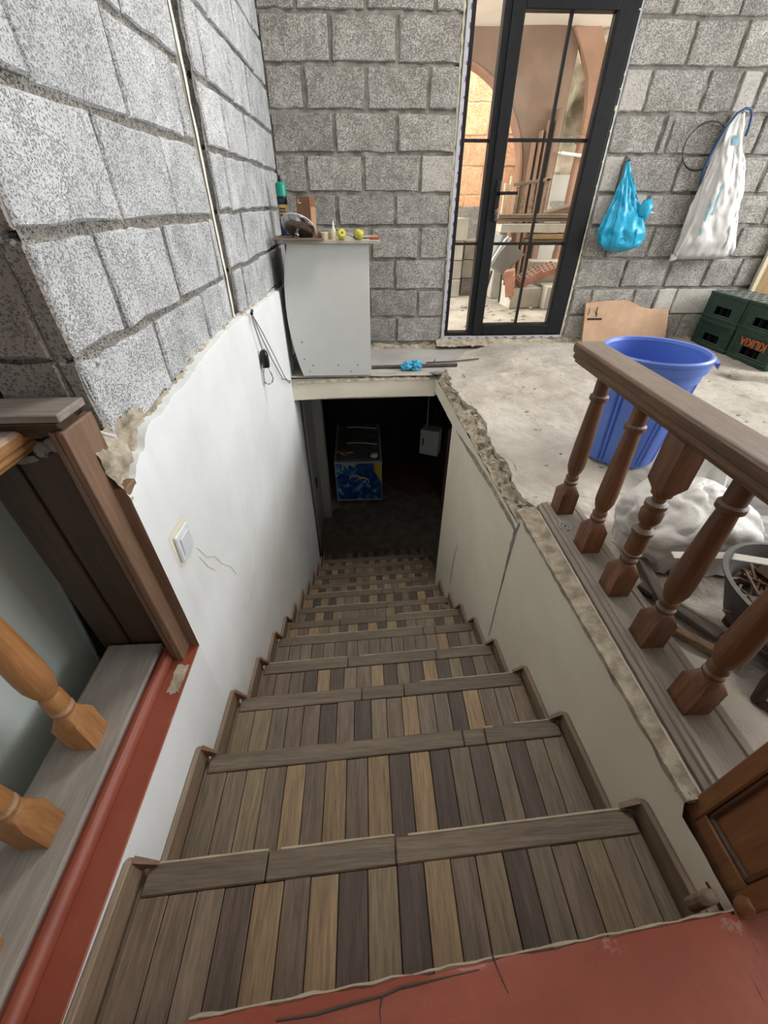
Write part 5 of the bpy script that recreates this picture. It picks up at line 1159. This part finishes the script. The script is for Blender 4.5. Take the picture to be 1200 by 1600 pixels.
mb = MB(); mb.box((FX0, FY0-.006, -2.680), (FX1, FY0+.02, -2.650)); mb.box((FX0, FY0-.004, -3.262), (FX1, FY0+.014, -3.240)); mb.build('front_trim', M_bframe, fz_, bevel=.003)
mb = MB()
def arcp(cx, cz, r, a0, a1, w): mb.tube([(cx + r*math.cos(a0 + (a1-a0)*i/14), FY0-.003, cz + .8*r*math.sin(a0 + (a1-a0)*i/14)) for i in range(15)], [w*(.4 + .6*math.sin(PI*(i+1)/16)) for i in range(15)], 6)
arcp(-.17, -2.93, .085, 2.9, .1, .012); arcp(-.075, -2.965, .085, 2.9, -.5, .012); mb.build('yellow_swirl', M_gold, fz_)
mb = MB()
for i in range(7): mb.box((-.33 + .028*i, FY0-.004, -2.70 - .018*(i % 3)), (-.33 + .028*i + .022, FY0-.003, -2.682))
mb.box((-.335, FY0-.004, -2.77), (-.315, FY0-.003, -2.69)); mb.build('torn_label', M_basw, fz_)
mb = MB(); mb.grid(lambda s, t: Vector((FX0 + .03 + .555*s, FY0 + .02 + .80*t, -2.648 + .125*t + .03*math.sin(PI*s))), 12, 6); mb.build('lid', M_tub, fz_, fix=False)
for yy, zz in ((4.86, -2.585), (5.22, -2.53)): mb = MB(); mb.tube([(FX0 + .16 + .40*i/8, yy, zz + .03*math.sin(PI*(i+4.5)/13)) for i in range(9)], .009, 6); mb.build('lid_handle', M_basw, fz_)
for x in (FX0 + .04, FX1 - .05):
    for y in (FY0 + .05, FY1 - .06):
        mb = MB(); mb.tube([(x, y, -3.26), (x, y, -3.30)], .012, 6); mb.lathe([(.026,-.012),(.028,0),(.026,.012)], 14, Matrix.Translation((x, y, -3.325)) @ Matrix.Rotation(PI/2, 4, 'Y')); mb.build('caster', M_screw, fz_)
mb = MB()
for i in range(10): mb.blob((-.30 + rnd(-.09,.11), 4.66 + rnd(-.05,.09), -2.600 + rnd(-.01,.02)), (.03, .02, .012), 7, 5, .7, i)
tag(mb.build('crumpled_wrappers', M_clay, sharp=60), 'crumpled reddish wrappers on the freezer lid', 'wrappers')
mb = MB(); mb.blob((.085, 4.60, -2.605), (.055, .035, .035), 9, 6, .5, 2); tag(mb.build('crumpled_paper', M_sack, sharp=60), 'crumpled white paper on the front right of the freezer lid', 'paper')
eb = thing('electrical_box', (.9, 4.62, -2.6), 'grey metal electrical box hanging in the dark beside the wooden door frame', 'box')
mb = MB(); RE = Matrix.Rotation(math.radians(-24), 3, 'Z'); oe = (.82, 4.65, -2.4)
mb.box((.70, 4.55, -2.595), (.94, 4.72, -2.255), 0, RE, oe); mb.build('box_body', M_box, eb, bevel=.006)
mb = MB(); mb.box((.735, 4.545, -2.46), (.755, 4.552, -2.37), 0, RE, oe); mb.build('slot', M_screw, eb)
mb = MB(); mb.tube([(.76, 4.66, -2.25), (.755, 4.66, -1.9), (.755, 4.66, -1.15)], .007, 6); mb.build('conduit', M_wcable, eb)
d3 = bpy.data.objects.new('door_3', None); COL.objects.link(d3); d3.location = (1.05, 4.55, -3.36); struct(d3)
mb = MB(); mb.box((1.00, 4.50, -3.36), (1.07, 4.58, -2.2)); mb.box((1.07, 4.52, -3.36), (1.22, 4.60, -1.2)); mb.build('door_frame', M_doorw, d3, bevel=.004)
mb = MB(); mb.box((.97, 4.60, -3.34), (.995, 5.3, -2.25), 0, Matrix.Rotation(.1, 3, 'Z')); mb.build('door_leaf', M_doorw, d3, bevel=.004)
tt = thing('round_tabletop', (.58, 5.2, -3.36), 'dark reddish round wooden tabletop resting low at the foot of the stairs', 'tabletop')
Mtt = Matrix.Translation((.68, 5.14, -3.20)) @ Matrix.Rotation(.18, 4, 'X')
mb = MB(); mb.lathe([(.01,0),(.42,0),(.43,.012),(.43,.022),(.415,.032),(.01,.032)], 40, Mtt); mb.build('top', M_maroon, tt, sharp=40)
mb = MB(); mb.lathe([(.40,-.05),(.41,-.045),(.41,0)], 40, Mtt); mb.build('apron', M_maroon, tt, sharp=40)
mb = MB(); mb.box((.4, 5.0, -3.36), (.8, 5.4, -3.24)); mb.build('base', M_doorw, tt)
